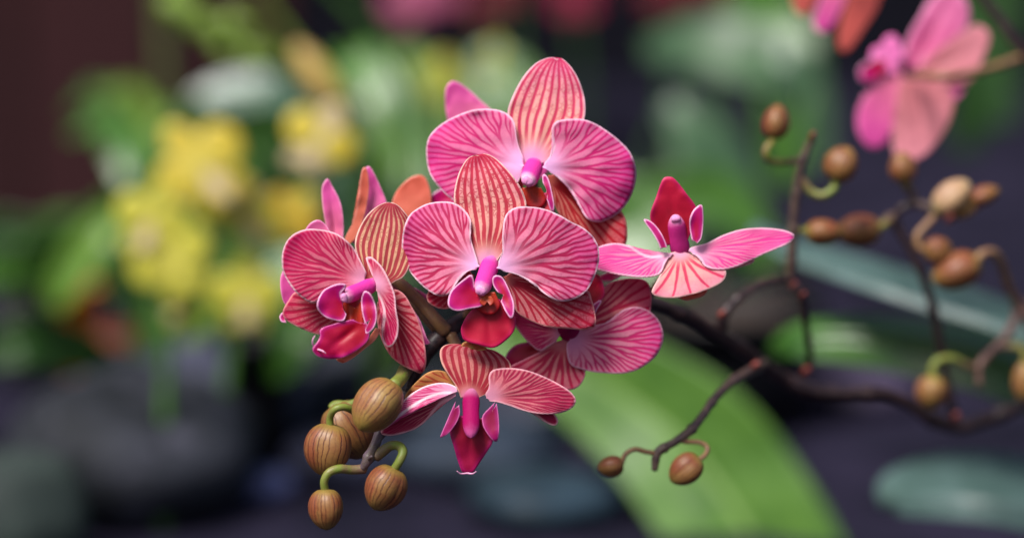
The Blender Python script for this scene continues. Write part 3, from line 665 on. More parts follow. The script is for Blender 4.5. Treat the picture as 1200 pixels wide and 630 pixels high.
petal('side_lobe', fd, MP['lobe'], (816, 284), [(811, 282), (808.5, 270), (808, 258), (812, 247), (819, 240.3), (823, 241), (824.3, 252), (824, 265), (822, 279), (817, 285)], d0=DD-10, nt=40, nr=10, crease=0, cup=-.1)
column(fd, MP['col_d'], (797, 293), (791, 251), 15, 10.5, DD-2, DD-12)

# ---- flower E, bottom, facing down
fe = tag(empty('flower', V(550, 463, .008), spray), 'lowest flower, wine red lip hanging straight down')
DE = 8
petal('lateral_sepal', fe, MP['tan'], (540, 452), [(536, 446), (526, 437), (512, 433.5), (500, 437), (488, 447), (476, 461), (476, 467), (490, 464), (510, 456), (530, 455)], d0=DE+14, cup=.1)
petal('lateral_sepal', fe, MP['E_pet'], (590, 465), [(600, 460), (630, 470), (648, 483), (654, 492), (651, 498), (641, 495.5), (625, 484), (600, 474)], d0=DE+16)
petal('dorsal_sepal', fe, MP['E_sep'], (549, 466), None, d0=DE+6, gy=-.12, cup=.15, crease=-2,
      lens=([(540, 466), (534, 452), (524, 437), (517, 424), (515.6, 411), (521, 404.5), (532, 403), (543, 404.5), (552, 407)],
            [(560, 466), (576, 458), (590, 446), (598, 434), (598.5, 427), (593, 419), (580, 411), (566, 407.5), (552, 407)]))
petal('sepal_tip', fe, MP['tan'], (552, 409), [(540, 405.5), (543, 401), (550, 398.8), (557, 399.5), (564, 403), (571, 409), (560, 411)], d0=DE+5, gy=.1, nt=30, nr=8, ruf=.5)
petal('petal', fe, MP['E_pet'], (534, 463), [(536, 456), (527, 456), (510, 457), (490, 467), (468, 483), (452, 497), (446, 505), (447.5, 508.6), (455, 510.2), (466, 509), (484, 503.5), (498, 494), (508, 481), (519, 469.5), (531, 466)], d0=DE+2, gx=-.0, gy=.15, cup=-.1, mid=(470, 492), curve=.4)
petal('petal_fold', fe, MP['E_up'], (536, 458), [(536, 453.5), (524, 448.8), (510, 449), (494, 454), (476, 466), (461, 483), (449, 499), (446.5, 505), (456, 496), (470, 485), (486, 474), (504, 464), (520, 460), (533, 460)], d0=DE, gy=-.45, gx=0, cup=-.0, mid=(470, 476), nt=56, nr=12, ruf=.8, label='curled upper margin of the petal, coloured paler as lit from above')
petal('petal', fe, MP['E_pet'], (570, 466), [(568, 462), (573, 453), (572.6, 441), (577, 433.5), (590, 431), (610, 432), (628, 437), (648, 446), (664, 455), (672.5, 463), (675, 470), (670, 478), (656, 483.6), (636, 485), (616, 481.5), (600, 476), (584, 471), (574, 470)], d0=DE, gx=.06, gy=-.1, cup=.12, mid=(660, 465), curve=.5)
petal('lip', fe, MP['lip_e'], (553, 490), [(540, 486), (529, 500), (527.5, 508), (532, 524), (537, 541), (542, 553), (548, 555), (554, 553.6), (562, 542), (570, 530), (577, 518), (577, 504), (568, 488)], d0=DE-4, gy=.15, cup=.1, nt=56, nr=18, crease=4)
petal('side_lobe', fe, MP['lobe_e'], (533, 478), [(534, 470), (530, 478), (524, 492), (516, 511), (519, 511.5), (526, 507), (535, 495), (539, 484), (538, 474)], d0=DE-8, nt=44, nr=12, crease=0, cup=-.2)
petal('side_lobe', fe, MP['lobe_e'], (577, 480), [(580, 471), (574, 477), (566.5, 485), (565, 491), (567, 501), (576, 514), (582.5, 516.5), (585, 503), (584, 484), (582, 472)], d0=DE-10, nt=44, nr=12, crease=0, cup=-.2)
column(fe, MP['col_e'], (552, 464), (552, 513), 13, 10.5, DE-4, DE-24)
tube('lip_tendril', fe, MP['lobe'], [(548, 554, .001), (540, 554.5, .0), (535.5, 551.5, -.001)], [1.2, .9, .5], ns=8, n=12)
tube('lip_tendril', fe, MP['lobe'], [(548, 554, .001), (554, 554.5, .0), (558, 552, -.001)], [1.2, .9, .5], ns=8, n=12)

# ---- flower F, lower right, partly hidden
ff = tag(empty('flower', V(664, 390, .028), spray), 'pink flower low at the right, half hidden by the front flower')
DF = 75
petal('lip', ff, MP['lip'], (692, 352), [(684, 348), (684, 334), (692, 326), (700, 321), (706, 330), (708.5, 345), (702, 354), (696, 358)], d0=DF-6, nt=40, nr=12)
petal('side_lobe', ff, MP['lobe'], (694, 364), [(690, 366), (694, 358), (702, 352), (705, 353), (700, 362), (696, 370)], d0=DF-10, nt=30, nr=8, crease=0)
petal('lateral_sepal', ff, MP['F_sep'], (668, 390), [(672, 380), (684, 370), (696, 357), (703, 343), (712, 333), (724, 328), (738, 325.6), (752, 326.5), (760, 332), (763.5, 346), (762.5, 362), (758, 376), (735, 390), (700, 396), (678, 396)], d0=DF+4, cup=.1, mid=(730, 350))
petal('dorsal_sepal', ff, MP['F_sep'], (662, 396), [(652, 400), (634, 411), (612, 422), (598, 430), (602, 440), (620, 450), (640, 456), (660, 457.5), (674, 455), (682, 448), (686, 436), (682, 418), (672, 402)], d0=DF+4, gy=-.1, cup=.1, mid=(640, 450), curve=.3)
petal('petal', ff, MP['F_pet'], (668, 396), [(676, 386), (690, 382), (706, 379), (718, 374), (724, 367), (736, 360.5), (750, 359.6), (764, 366.5), (774, 379), (777.5, 394), (774, 408), (766, 420), (751, 431), (738, 436), (724, 437.6), (698, 436), (680, 432), (668, 426.5), (664, 412), (664, 402)], d0=DF-4, gx=.05, cup=.1, mid=(760, 400), curve=.5)
petal('petal', ff, MP['F_pet'], (660, 390), [(652, 384), (630, 374), (604, 360), (598, 364), (600, 376), (608, 388), (618, 400), (632, 411), (642, 406), (652, 400)], d0=DF-6, gx=-.1, cup=.1, mid=(605, 380), crease=6)
petal('bract', ff, MP['D_pet'], (724, 326), [(716, 330), (704, 329), (702, 324), (712, 319), (726, 318), (736, 321)], d0=DF+12, nt=24, nr=8)
column(ff, MP['col_e'], (668, 392), (664, 372), 15, 15, DF-6, DF-24)
petal('lateral_sepal', ff, MP['lip_b'], (640, 404), [(620, 400), (604, 404), (594, 414), (592, 424), (598, 432), (616, 426), (640, 418)], d0=DF+30)

# ---- flower G, seen from behind at the left
fg = tag(empty('flower', V(440, 300, .040), spray), 'flower seen edge on from behind, narrow petals rising above the leftmost flower')
DG = 110
petal('petal', fg, MP['back'], (396, 294), [(390, 286), (383, 268), (378.5, 244), (377, 222), (380, 213), (384.5, 209.5), (390, 219), (397, 232), (401, 246), (402.5, 262), (402, 280), (401, 292)], d0=DG, cup=.1, mid=(386, 212), crease=9)
petal('petal', fg, MP['back'], (420, 290), [(412, 284), (420, 264), (426, 240), (428, 215), (428, 198), (433, 195), (440, 206), (449, 226), (453.5, 240), (455, 262), (440, 288)], d0=DG+6, cup=.1, mid=(440, 205))
petal('sepal', fg, MP['backo'], (408, 288), [(402, 284), (407, 273), (415, 257), (420, 236), (423, 206), (425, 197.5), (428.5, 196), (431.5, 205), (432.5, 222), (429, 244), (424, 262), (415, 282)], d0=DG-4, mid=(427, 200), crease=0, label='narrow orange red sepal seen from the back')
petal('petal', fg, MP['back'], (392, 300), [(390, 280), (384, 266), (374, 257.5), (364, 261), (357, 270), (345, 290), (334, 312), (328.5, 326), (329.5, 344), (334.5, 357), (348, 362), (370, 350), (388, 325)], d0=DG-60, mid=(350, 320))
petal('sepal', fg, MP['backo'], (490, 270), [(470, 268), (459, 250), (460, 235), (467, 221), (478, 210), (488, 205.3), (497, 207), (503, 219), (505.5, 235), (506, 255), (502, 270)], d0=DG+40, cup=.1, mid=(486, 210), crease=0, label='round orange sepal glowing between the flowers')
petal('petal', fg, MP['back'], (450, 345), [(440, 335), (452, 330), (480, 335), (500, 345), (508, 352), (490, 352), (470, 350)], d0=DG-30)
petal('sepal', fg, MP['back'], (480, 390), [(472, 370), (482, 362), (492, 375), (500, 395), (504, 402), (494, 404), (482, 402)], d0=DG-60)
petal('petal', fg, MP['lobe'], (334, 372), [(336, 366), (331, 366), (327.5, 371), (330, 377), (336, 378)], d0=DG-50, nt=24, nr=8)

# ---- flower H, behind the top flower
fh = tag(empty('flower', V(560, 200, .065), spray), 'flower hidden behind the top flower, one petal showing above its left side')
DH = 200
petal('petal', fh, MP['back'], (560, 160), [(530, 158), (524, 138), (521.5, 116), (523, 102), (529, 95.5), (537, 97), (550, 106), (562, 117), (576, 130), (586, 150)], d0=DH, cup=.1, mid=(532, 100))
petal('petal', fh, MP['back'], (560, 190), [(575, 170), (610, 150), (640, 160), (650, 190), (620, 215), (580, 210)], d0=DH+10)
petal('sepal', fh, MP['lobe'], (545, 225), [(535, 215), (515, 222), (503, 232), (508, 240), (530, 240), (550, 236)], d0=DH-40)
tube('pedicel', spray, M_PEDI, [(560, 185, .06), (600, 260, .08), (650, 351, .052)], [6, 6, 6.5])
tube('pedicel', spray, M_PEDI, [(430, 296, .032), (470, 340, .03), (512, 385, .022)], [5, 6, 7])

# ------------------------------------------------------------------ upper right spray
sp2 = empty('orchid_spray', V(1420, 790, .26))
tag(sp2, 'blurred pink and salmon flower seen from behind at the upper right on a dark stem', 'orchid')
tube('stem', sp2, M_STEM, [(1120, -60, .15), (1148, -8, .15), (1172, 25, .15), (1198, 60, .15), (1250, 120, .16), (1340, 300, .2), (1420, 790, .26)], [6, 6.5, 7, 7.5, 8, 10, 12], n=60)
DI = 560
fi = empty('flower', V(1078, 88, DI*S), sp2)
petal('petal', fi, MP['back'], (1056, 78), [(1050, 68), (1035, 88), (1016, 108), (1005, 130), (1005, 152), (1013, 168), (1024, 174), (1037, 168), (1046, 150), (1052, 120), (1058, 92)], d0=DI-10, mid=(1020, 150))
petal('petal', fi, plain_petal('petal_back_magenta', 'cc5488', 'd46a9c', 'e0a0c4', c2='dc88b4'), (1068, 84), [(1058, 72), (1064, 45), (1078, 20), (1090, 0), (1104, -10), (1125, -8), (1136, 12), (1132, 34), (1114, 54), (1088, 74)], d0=DI, mid=(1105, 15), crease=10)
petal('sepal', fi, MP['backs'], (1070, 90), [(1078, 78), (1100, 58), (1125, 40), (1142, 30), (1155, 34), (1160, 46), (1152, 70), (1138, 94), (1110, 100), (1084, 96)], d0=DI-8, mid=(1140, 60), crease=4)
petal('sepal', fi, MP['backs'], (1068, 92), [(1056, 88), (1050, 118), (1046, 150), (1048, 180), (1058, 192), (1070, 190), (1088, 178), (1106, 155), (1116, 132), (1117, 112), (1104, 98), (1085, 88)], d0=DI-12, mid=(1080, 170), crease=6)
petal('petal', fi, MP['back'], (1080, 92), [(1090, 84), (1120, 88), (1132, 96), (1128, 108), (1114, 120), (1096, 112)], d0=DI)
petal('side_lobe', fi, MP['lobe'], (1040, 76), [(1036, 66), (1022, 70), (1008, 80), (1008, 92), (1018, 97), (1034, 90)], d0=DI-20, nt=36, nr=10)
petal('lip', fi, MP['col'], (1050, 74), [(1052, 86), (1036, 84), (1022, 72), (1022, 58), (1034, 52), (1038, 44), (1048, 42), (1056, 54), (1060, 70)], d0=DI-14, nt=40, nr=12)
tube('pedicel', fi, M_PEDI, [(1072, 88, DI*S-.008), (1100, 90, .118), (1130, 88, .125), (1160, 80, .14), (1196, 68, .15)], [4.5, 5, 5, 5, 5])
tube('pedicel', sp2, M_PEDI, [(1128, -42, .15), (1060, -60, .15), (985, -40, .15)], [5, 4, 4])
DJ = 640
fj = tag(empty('flower', V(985, -40, DJ*S), sp2), 'flower cut by the top edge, three narrow petals hanging into view')
petal('sepal', fj, MP['coral'], (960, -40), [(940, -38), (928, -15), (930, 8), (939, 19), (950, 10), (962, -12), (972, -36)], d0=DJ, mid=(940, 5))
petal('petal', fj, MP['back'], (985, -40), [(975, -30), (962, -4), (953, 22), (955, 34), (963, 39), (974, 32), (986, 10), (996, -14), (1002, -34)], d0=DJ-6, mid=(963, 30))
petal('sepal', fj, MP['coral'], (1015, -40), [(1004, -30), (994, -4), (984, 30), (982, 52), (988, 62), (997, 56), (1012, 34), (1028, 8), (1040, -30)], d0=DJ, mid=(990, 50))
petal('petal', fj, MP['back'], (990, -40), [(975, -50), (985, -75), (1010, -80), (1030, -60), (1010, -40)], d0=DJ+5)

# ------------------------------------------------------------------ leaves close behind
M_SKYTINT = leaf_mat('leaf_sky_tinted', '445e58', '5a7470', rough=.45, spec=.9, coat=0)  # paler bluish base: the sky's sheen is painted into the leaf colour
def leaf_thing(mids, mat, lab, **k):
    o = leaf('orchid_leaf', None, mat, mids, **k); return tag(o, lab, 'leaf', 'broad orchid leaves right behind the spray')
leaf_thing([(570, 385, .54, 34), (630, 412, .535, 50), (712, 452, .53, 68), (800, 518, .515, 86), (870, 612, .50, 92), (915, 700, .485, 92), (950, 790, .46, 60), (960, 840, .46, 24)], M_LEAF,
           'broad bright green leaf filling the lower middle behind the twig', fold=.4)
leaf_thing([(880, 268, .30, 8, 2), (925, 292, .28, 13, 4.5), (1000, 316, .26, 18, 4.5), (1080, 342, .24, 20, 4.5), (1170, 370, .23, 20, 4.5), (1260, 410, .22, 20, 3), (1400, 520, .22, 14, 1)], M_SKYTINT,
           'long narrow glossy leaf tinted pale blue for sky sheen, crossing behind the right buds', fold=.1, turn=.45)
leaf_thing([(903, 412, .30, 6, 1.5), (935, 400, .28, 20, 2), (1000, 398, .27, 29, 2), (1080, 408, .26, 34, 2), (1170, 430, .25, 36, 2), (1280, 490, .25, 24, 1)], leaf_mat('leaf_deep_green_glossy', '34601e', '46702e', rough=.3, spec=.9),
           'dark green leaf with a pale tip below the long narrow leaf', fold=.1, turn=-.3)
leaf_thing([(1034, 588, .28, 8, 2), (1052, 578, .27, 26, 4), (1100, 572, .26, 36, 4.5), (1160, 574, .25, 40, 4.5), (1230, 588, .25, 40, 4), (1320, 630, .25, 26, 2)], M_SKYTINT,
           'blunt leaf tip tinted pale blue grey for sky sheen at the lower right corner', fold=.1, thick=.003, turn=.3)

# ------------------------------------------------------------------ background plants (generic blooms, own kinds)
TPL = {  # outline of one flower in pixels around its centre
 'ds': [(-8, 0), (-24, -30), (-36, -70), (-30, -105), (-8, -128), (8, -128), (30, -105), (36, -70), (24, -30), (8, 0)],
 'pl': [(-8, -6), (-20, -50), (-50, -72), (-90, -62), (-108, -20), (-92, 20), (-55, 34), (-20, 10)],
 'sl': [(-6, 4), (-40, 22), (-62, 60), (-54, 92), (-32, 94), (-10, 60), (0, 10)],
 'lp': [(-14, 14), (-22, 40), (-14, 70), (0, 84), (14, 70), (22, 40), (14, 14)]}
def bloom(parent, cx, cy, d, sc, rot, mp, ms, ml, mc, tilt=0, sq=1.0, label=None):
    f = empty('flower', V(cx, cy, d), parent)
    if label: f['label'] = label
    ca, sa = math.cos(math.radians(rot)), math.sin(math.radians(rot))
    def T(pts, fx=1): return [(cx+(x*fx*sq*ca-y*sa)*sc, cy+(x*fx*sq*sa+y*ca)*sc) for x, y in pts]
    b = (cx, cy); k = (F+d)/F
    kw = dict(nr=8, nt=26, thick=.0006)
    q = d/S
    petal('dorsal_sepal', f, ms, b, T(TPL['ds']), d0=q+6, gx=tilt, cup=.2, **kw)
    petal('lateral_sepal', f, ms, b, T(TPL['sl']), d0=q+8, gx=tilt, cup=.2, **kw)
    petal('lateral_sepal', f, ms, b, T(TPL['sl'], -1), d0=q+8, gx=tilt, cup=.2, **kw)
    petal('petal', f, mp, b, T(TPL['pl']), d0=q, gx=tilt, cup=.25, **kw)
    petal('petal', f, mp, b, T(TPL['pl'], -1), d0=q, gx=tilt, cup=.25, **kw)
    petal('lip', f, ml, b, T(TPL['lp']), d0=q-14, gx=tilt, cup=-.3, **kw)
    return f
YP = plain_petal('petal_yellow', 'dccc58', 'd4bc38', 'e4dc90', trans=.35); YS = plain_petal('sepal_lemon', 'd4cc50', 'c0bc40', 'dcd880', trans=.35)
YC = plain_petal('petal_cream', 'dcc8a0', 'd4c090', 'e6dcc0', trans=.3)
RP = plain_petal('petal_red_far', '600a1c', '701024', '802838'); PK = plain_petal('petal_pink_far', 'a04064', 'a85474', 'c08098')
def plant(lab, x, d, cat='orchid', name='orchid_plant', group=None):
    y = 315 + (math.tan(math.atan2(CAM.z-GZ, 1)) if False else 0)
    e = empty(name, CAM + RM @ Vector(((x-600)*S*(F+d)/F, F+d, 0)))
    w0 = ORG[e.name].copy(); w0.z = GZ; ORG[e.name] = w0; e.location = w0
    return tag(e, lab, cat, group)
def gpt(x, d):
    """pixel row at which the staging lies at depth d"""
    # solve RM @ (.,F+d,z) -> z = GZ - CAM.z
    y = F+d; zz = (GZ-CAM.z + math.sin(PITCH)*y)/math.cos(PITCH)
    return 315 - zz/(S*(F+d)/F)

# yellow orchid
yo = plant('yellow and cream orchid flowers blurred at the left', 262, .55)
gy = gpt(0, .55)
tube('stem', yo, M_LEAFM, [(262, gy, .55), (258, gy-60, .56), (285, 300, .56), (300, 220, .55), (280, 160, .54), (230, 120, .52)], [8, 7, 6, 6, 5, 4], n=40)
bloom(yo, 240, 200, .50, .54, -40, YP, YP, YC, YC, label='large yellow flower with a cream lip')
bloom(yo, 288, 246, .52, .34, 160, YS, YC, YS, YC)
bloom(yo, 338, 258, .54, .34, 40, plain_petal('petal_ochre', 'bc9a20', 'b89018', 'c8a840'), YP, YS, YC)
bloom(yo, 288, 350, .52, .42, 0, YS, YS, YC, YC)
bloom(yo, 372, 168, .48, .42, 30, YP, YC, YC, YC, label='yellow flower with a whitish petal')
y2 = plant('pale lemon orchid spike lower left of the big yellow flower', 190, .5)
gy = gpt(0, .5)
tube('stem', y2, M_LEAFM, [(190, gy, .5), (196, 400, .5), (200, 330, .5), (175, 240, .5)], [7, 6, 5, 4], n=30)
bloom(y2, 176, 262, .46, .42, 20, YS, YS, YC, YC)
bloom(y2, 204, 308, .46, .48, -30, YS, YS, YS, YC)
bloom(y2, 212, 362, .47, .24, 60, plain_petal('petal_lime', 'a4b03c', '90a030', 'b8c068'), YS, YC, YC)
# green diagonal flower spike with buds
gs = plant('lime green flower spike slanting down from the upper left', 420, .75, 'plant')
gy = gpt(0, .75)
M_LIME = stem_mat('spike_lime', '5c7424', '6e8630', '86983c', sc=.04)
tube('stem', gs, M_LIME, [(440, gy, .75), (440, 260, .74), (415, 160, .7), (370, 110, .66), (320, 68, .64), (268, 38, .62), (228, 18, .6), (200, -30, .6)], [9, 9, 9, 10, 11, 12, 10, 6], n=50)
for (x, y, r) in ((215, 14, 26), (240, 34, 20), (278, 30, 18), (300, 66, 18), (262, 58, 14)):
    bud(gs, M_LIME, (x-r, y-r*.6), (x+r, y+r*.6), r*.75, d=.6)
yt = plant('tan and ochre blurred flower bud above the whitish petal', 372, .62, 'plant')
gy = gpt(0, .62)
tube('stem', yt, M_LEAFM, [(440, gy, .64), (430, 250, .64), (400, 140, .62), (385, 110, .62)], [6, 6, 6, 6], n=30)
bud(yt, plain_petal('bud_tan_ochre', 'b09038', 'b8985c', 'c0a060', rima=0) if False else stem_mat('bud_tan_ochre', 'a88c3c', 'b89a60', '8c6c40'), (398, 128), (345, 52), 17, d=.6)
tube('stem', yb_s := plant('thin green flower stalks leaning at the upper left of centre', 470, .8, 'plant'), M_LEAFM, [(470, gpt(0, .8), .8), (486, 160, .8), (452, 60, .78), (372, -30, .76)], [6, 6, 5.5, 5], n=30)
tube('stem', yb_s, M_LIME, [(478, 240, .8), (440, 150, .79), (352, 60, .77), (300, -10, .76)], [5, 5, 5, 4], n=30)
# upright olive stake
st_ = tube('garden_stake', None, stem_mat('stake_olive', '3a421e', '485226', '525c2c'), [(204, gpt(0, 1.0), 1.0), (198, 200, 1.0), (192, 60, 1.0), (184, -80, 1.0)], [9, 9, 9, 9], n=20)
tag(st_, 'upright olive green stake in front of the brown boards', 'stake')

def foliage(lab, x, d, leaves, mat=None, fold=.25):
    p = plant(lab, x, d, 'plant', 'leafy_plant')
    for l in leaves:
        m, mids = l
        leaf('leaf', p, m, mids, fold=fold)
    return p
M_SHEEN = leaf_mat('leaf_sheen_pale', '3c5844', '506a58', rough=.25)
# pale arching leaf and dark hollow under it
foliage('arching grey green leaf with pale sheen above the yellow flowers', 300, .78, [
    (M_SHEEN, [(206, 150, .80, 8, 1), (240, 118, .80, 16, 1.5), (295, 104, .80, 21, 1.6), (350, 112, .80, 19, 1.4), (400, 155, .8, 15, 1), (430, 230, .8, 10, .5)]),
    (M_LEAFD, [(250, 210, .86, 20), (300, 170, .86, 50), (340, 190, .86, 60), (380, 300, .86, 40)]),
    (M_LEAFM, [(420, 60, .9, 20), (455, 110, .88, 36), (470, 200, .86, 45), (440, 330, .84, 40)]),
    (M_LEAFM, [(385, 70, .95, 10), (420, 84, .92, 26), (455, 96, .9, 30), (480, 150, .9, 20)])])
foliage('mid green strap leaves behind the yellow orchids at far left', 140, .8, [
    (M_LEAFM, [(105, 130, .84, 6), (140, 160, .8, 26), (180, 230, .78, 34), (180, 330, .76, 26), (170, 430, .76, 12)]),
    (M_LEAFM, [(210, 180, .74, 12), (150, 240, .74, 26, .8), (90, 290, .72, 34, .8), (30, 310, .70, 26, .8), (-40, 320, .7, 14)]),
    (leaf_mat('leaf_olive_fresh', '547c20', '6a9030'), [(180, 230, .72, 8), (125, 265, .70, 20), (90, 310, .70, 24), (60, 360, .70, 12)]),
    (M_LEAFD, [(-30, 270, .78, 26), (40, 280, .78, 24), (110, 300, .78, 22), (160, 350, .78, 16)]),
    (M_LEAFD, [(-20, 420, .56, 16), (30, 400, .56, 28), (90, 410, .58, 26), (140, 430, .6, 12)])])
foliage('green leaves low between the yellow flowers and the leftmost pink flower', 340, .62, [
    (M_LEAFD, [(300, 440, .60, 14), (335, 410, .6, 28), (375, 370, .6, 34), (430, 330, .62, 22)]),
    (leaf_mat('leaf_grass', '2f5c10', '42701c'), [(318, 445, .58, 8), (345, 405, .58, 26), (350, 350, .6, 24), (330, 290, .62, 16)]),
    (M_LEAFG, [(300, 320, .66, 20), (350, 300, .66, 44), (420, 270, .68, 50), (500, 260, .7, 40)])])
foliage('grey green leaves in the middle behind the flowers', 480, .95, [
    (M_LEAFG, [(400, 300, 1.0, 30), (450, 240, 1.0, 70), (490, 170, 1.0, 70), (520, 80, 1.0, 40)]),
    (leaf_mat('leaf_lime_far', '4c6c1c', '64842c'), [(470, 60, .95, 12), (500, 110, .94, 36), (520, 170, .93, 44), (530, 260, .92, 40)]),
    (M_LEAFM, [(560, 60, .98, 12), (590, 100, .97, 40), (600, 160, .96, 50), (600, 280, .95, 40)])])
gy = gpt(0, .9)
yb = plant('round yellow green flowers at the top behind the pink petal', 515, .9)
tube('stem', yb, M_LEAFM, [(515, gy, .9), (515, 200, .9), (520, 110, .9)], [7, 7, 6], n=20)
bloom(yb, 516, 96, .88, .26, 10, plain_petal('petal_yellow_green', 'a0a43c', '8c9838', 'b0b460'), YS, YS, YS)
bloom(yb, 578, 74, .9, .20, 10, leaf_mat('petal_whitish_green', '7c9468', '94a884') if False else plain_petal('petal_whitish_green', '8ca078', 'a0b090', 'b0bca0'), YS, YS, YS)
foliage('large pale green leaves of the plant at the upper right', 850, .85, [
    (M_LEAFG, [(755, 60, .92, 12, .8), (810, 52, .90, 30, 1), (870, 60, .88, 38, 1), (920, 76, .86, 34, 1), (950, 120, .86, 22, .6), (960, 200, .86, 14)]),
    (M_LEAFM, [(880, 20, .9, 20), (915, 50, .88, 40), (920, 120, .86, 30), (915, 220, .86, 18)]),
    (M_LEAFG, [(780, 120, .86, 12, .8), (810, 150, .85, 30, 1), (840, 200, .84, 42, 1), (860, 270, .83, 34, .6), (870, 340, .83, 20)]),
    (M_LEAFM, [(700, 250, .80, 20), (760, 240, .8, 32), (830, 230, .8, 34), (880, 260, .8, 22), (900, 320, .8, 12)]),
    (M_LEAFM, [(680, 200, .82, 20), (740, 260, .8, 50), (780, 320, .78, 36), (790, 380, .78, 14)])])
foliage('dark green leaves at the top right corner', 1130, 1.0, [
    (M_LEAFD, [(1120, -30, 1.0, 24), (1150, 40, 1.0, 30), (1165, 100, 1.0, 26), (1170, 150, 1.0, 14)]),
    (M_LEAFD, [(1180, -40, 1.05, 20), (1160, 60, 1.05, 26), (1140, 120, 1.05, 26), (1130, 180, 1.05, 12)]),
    (M_LEAFM, [(860, -20, 1.1, 20), (895, 10, 1.1, 34), (930, 60, 1.1, 30), (940, 120, 1.1, 20)])])
# red and pink flowers at the top
rp = plant('row of blurred red and pink flowers along the top edge', 680, 1.5)
gy = gpt(0, 1.5)
for (x, y, s, m) in ((566, 8, .22, RP), (672, 0, .24, plain_petal('petal_rose_far', '98143c', 'a02048', 'a84060')), (600, -12, .2, RP), (775, -6, .24, RP), (815, -14, .22, RP), (850, -20, .2, RP)):
    tube('stem', rp, M_LEAFD, [(x+(680-x)*.6, gy, 1.5), (x+10, 120, 1.5), (x, y, 1.5)], [5, 5, 4], n=16)
    bloom(rp, x, y, 1.5, s, x % 70, m, m, m, m)
pp_ = plant('pale pink blurred flower at the top left of centre', 480, 1.2)
tube('stem', pp_, M_LEAFM, [(480, gpt(0, 1.2), 1.2), (478, 100, 1.2), (478, 10, 1.2)], [5, 5, 4], n=16)
bloom(pp_, 478, 6, 1.2, .28, 0, PK, PK, PK, PK)
bloom(pp_, 512, -8, 1.2, .25, 30, PK, PK, PK, PK)

# ------------------------------------------------------------------ pots, stones
def pot(name, px, d, rad, h, mat, lab, cat='pot', lean=.8, soil=None, z0=None, rim=.06):
    """turned pot standing on the staging: centre column px, radius and height in metres"""
    c = CAM + RM @ Vector(((px-600)*S*(F+d)/F, F+d, 0)); c.z = GZ + .006
    zr = V(px, h, d).z; h = max(.02, zr-c.z)
    e = tag(empty(name, c), lab, cat)
    prof = [(rad*lean*.0+.0001, 0), (rad*lean, 0), (rad*(lean+(1-lean)*.5), h*.5), (rad*.98, h*(1-rim*2)), (rad*1.05, h*(1-rim*2)), (rad*1.07, h), (rad*.97, h*1.005), (rad*.92, h*.9), (rad*.9, h*.86)]
    ns = 48; vs_ = []
    for (r, z) in prof:
        for k in range(ns):
            a = 2*math.pi*k/ns; vs_.append(c+Vector((math.cos(a)*r, math.sin(a)*r, z)))
    fs = [(i*ns+k, i*ns+(k+1) % ns, (i+1)*ns+(k+1) % ns, (i+1)*ns+k) for i in range(len(prof)-1) for k in range(ns)]
    link('pot_wall', vs_, fs, mat, e)
    rr = rad*.905; vs_ = [c+Vector((0, 0, h*.9))]; m = 8
    for i in range(1, m+1):
        for k in range(ns):
            a = 2*math.pi*k/ns; q = rr*i/m
            vs_.append(c+Vector((math.cos(a)*q, math.sin(a)*q, h*.88+h*.05*mnoise.noise(Vector((math.cos(a)*i, math.sin(a)*i, px))))))
    fs = [(0, 1+k, 1+(k+1) % ns) for k in range(ns)] + [(1+(i-1)*ns+k, 1+i*ns+k, 1+i*ns+(k+1) % ns, 1+(i-1)*ns+(k+1) % ns) for i in range(1, m) for k in range(ns)]
    link('potting_bark', vs_, fs, soil or M_BARK, e)
    return e
M_BARK = mat_noise('potting_bark', '2c2422', '4a3e38', 60, .8, .004)
M_GREYB = mat_noise('grey_moss', '282832', '40404e', 30, .8, .004)
M_BLACKP = mat_noise('black_plastic', '0c0c10', '16161a', 12, .45, .001)
M_DUSK = mat_noise('dusky_black_glaze', '181d22', '262d32', 12, .5, .001)
M_GREYP = mat_noise('grey_glazed', '4a4e54', '5c6066', 10, .5, .001)
M_GREENP = mat_noise('grey_green_pot', '56605a', '6c766e', 10, .5, .001)
M_TERRA = mat_noise('terracotta', '8a4a34', 'a05c40', 10, .7, .001)
M_ORANGE = mat_noise('orange_clay', 'a05c14', 'b86c1c', 10, .6, .001)
M_LILAC = mat_noise('lilac_stone', '50587c', '686a94', 20, .4, .002)
for (px_, d_, rad_, row_, mt_, lb_, kw_) in (
    (270, .74, .075, 415, M_GREYP, 'low grey dish behind the big black pot', dict(soil=M_GREYB)),
    (300, .60, .020, 395, M_BLACKP, 'small black pot below the pale yellow flower', {}),
    (95, .80, .014, 335, M_ORANGE, 'orange clay pot among the leaves at far left', {}),
    (150, .78, .020, 392, M_TERRA, 'terracotta pot beside the orange clay pot', {}),
    (38, .86, .026, 318, mat_noise('pale_pot', '5c5e5a', '70726c', 10, .6, .001), 'pale grey pot behind the orange clay pot', {}),
    (170, .84, .022, 335, mat_noise('dim_pot', '50585c', '646c70', 10, .6, .001), 'grey pot between the orange clay pot and the lemon orchid', {}),
    (740, 1.0, .13, 330, M_BLACKP, 'wide black pot hidden in the dark behind the pink flower at the right', {}),
    (850, .72, .055, 360, M_BLACKP, 'black pot behind the arched twig', dict(lean=.85)),
    (560, .70, .06, 500, M_GREYP, 'blue grey dish blurred below the lowest flower', dict(soil=M_GREYB))):
    pot('plant_pot', px_, d_, rad_, row_, mt_, lb_, **kw_)['group'] = 'plant pots standing on the staging'
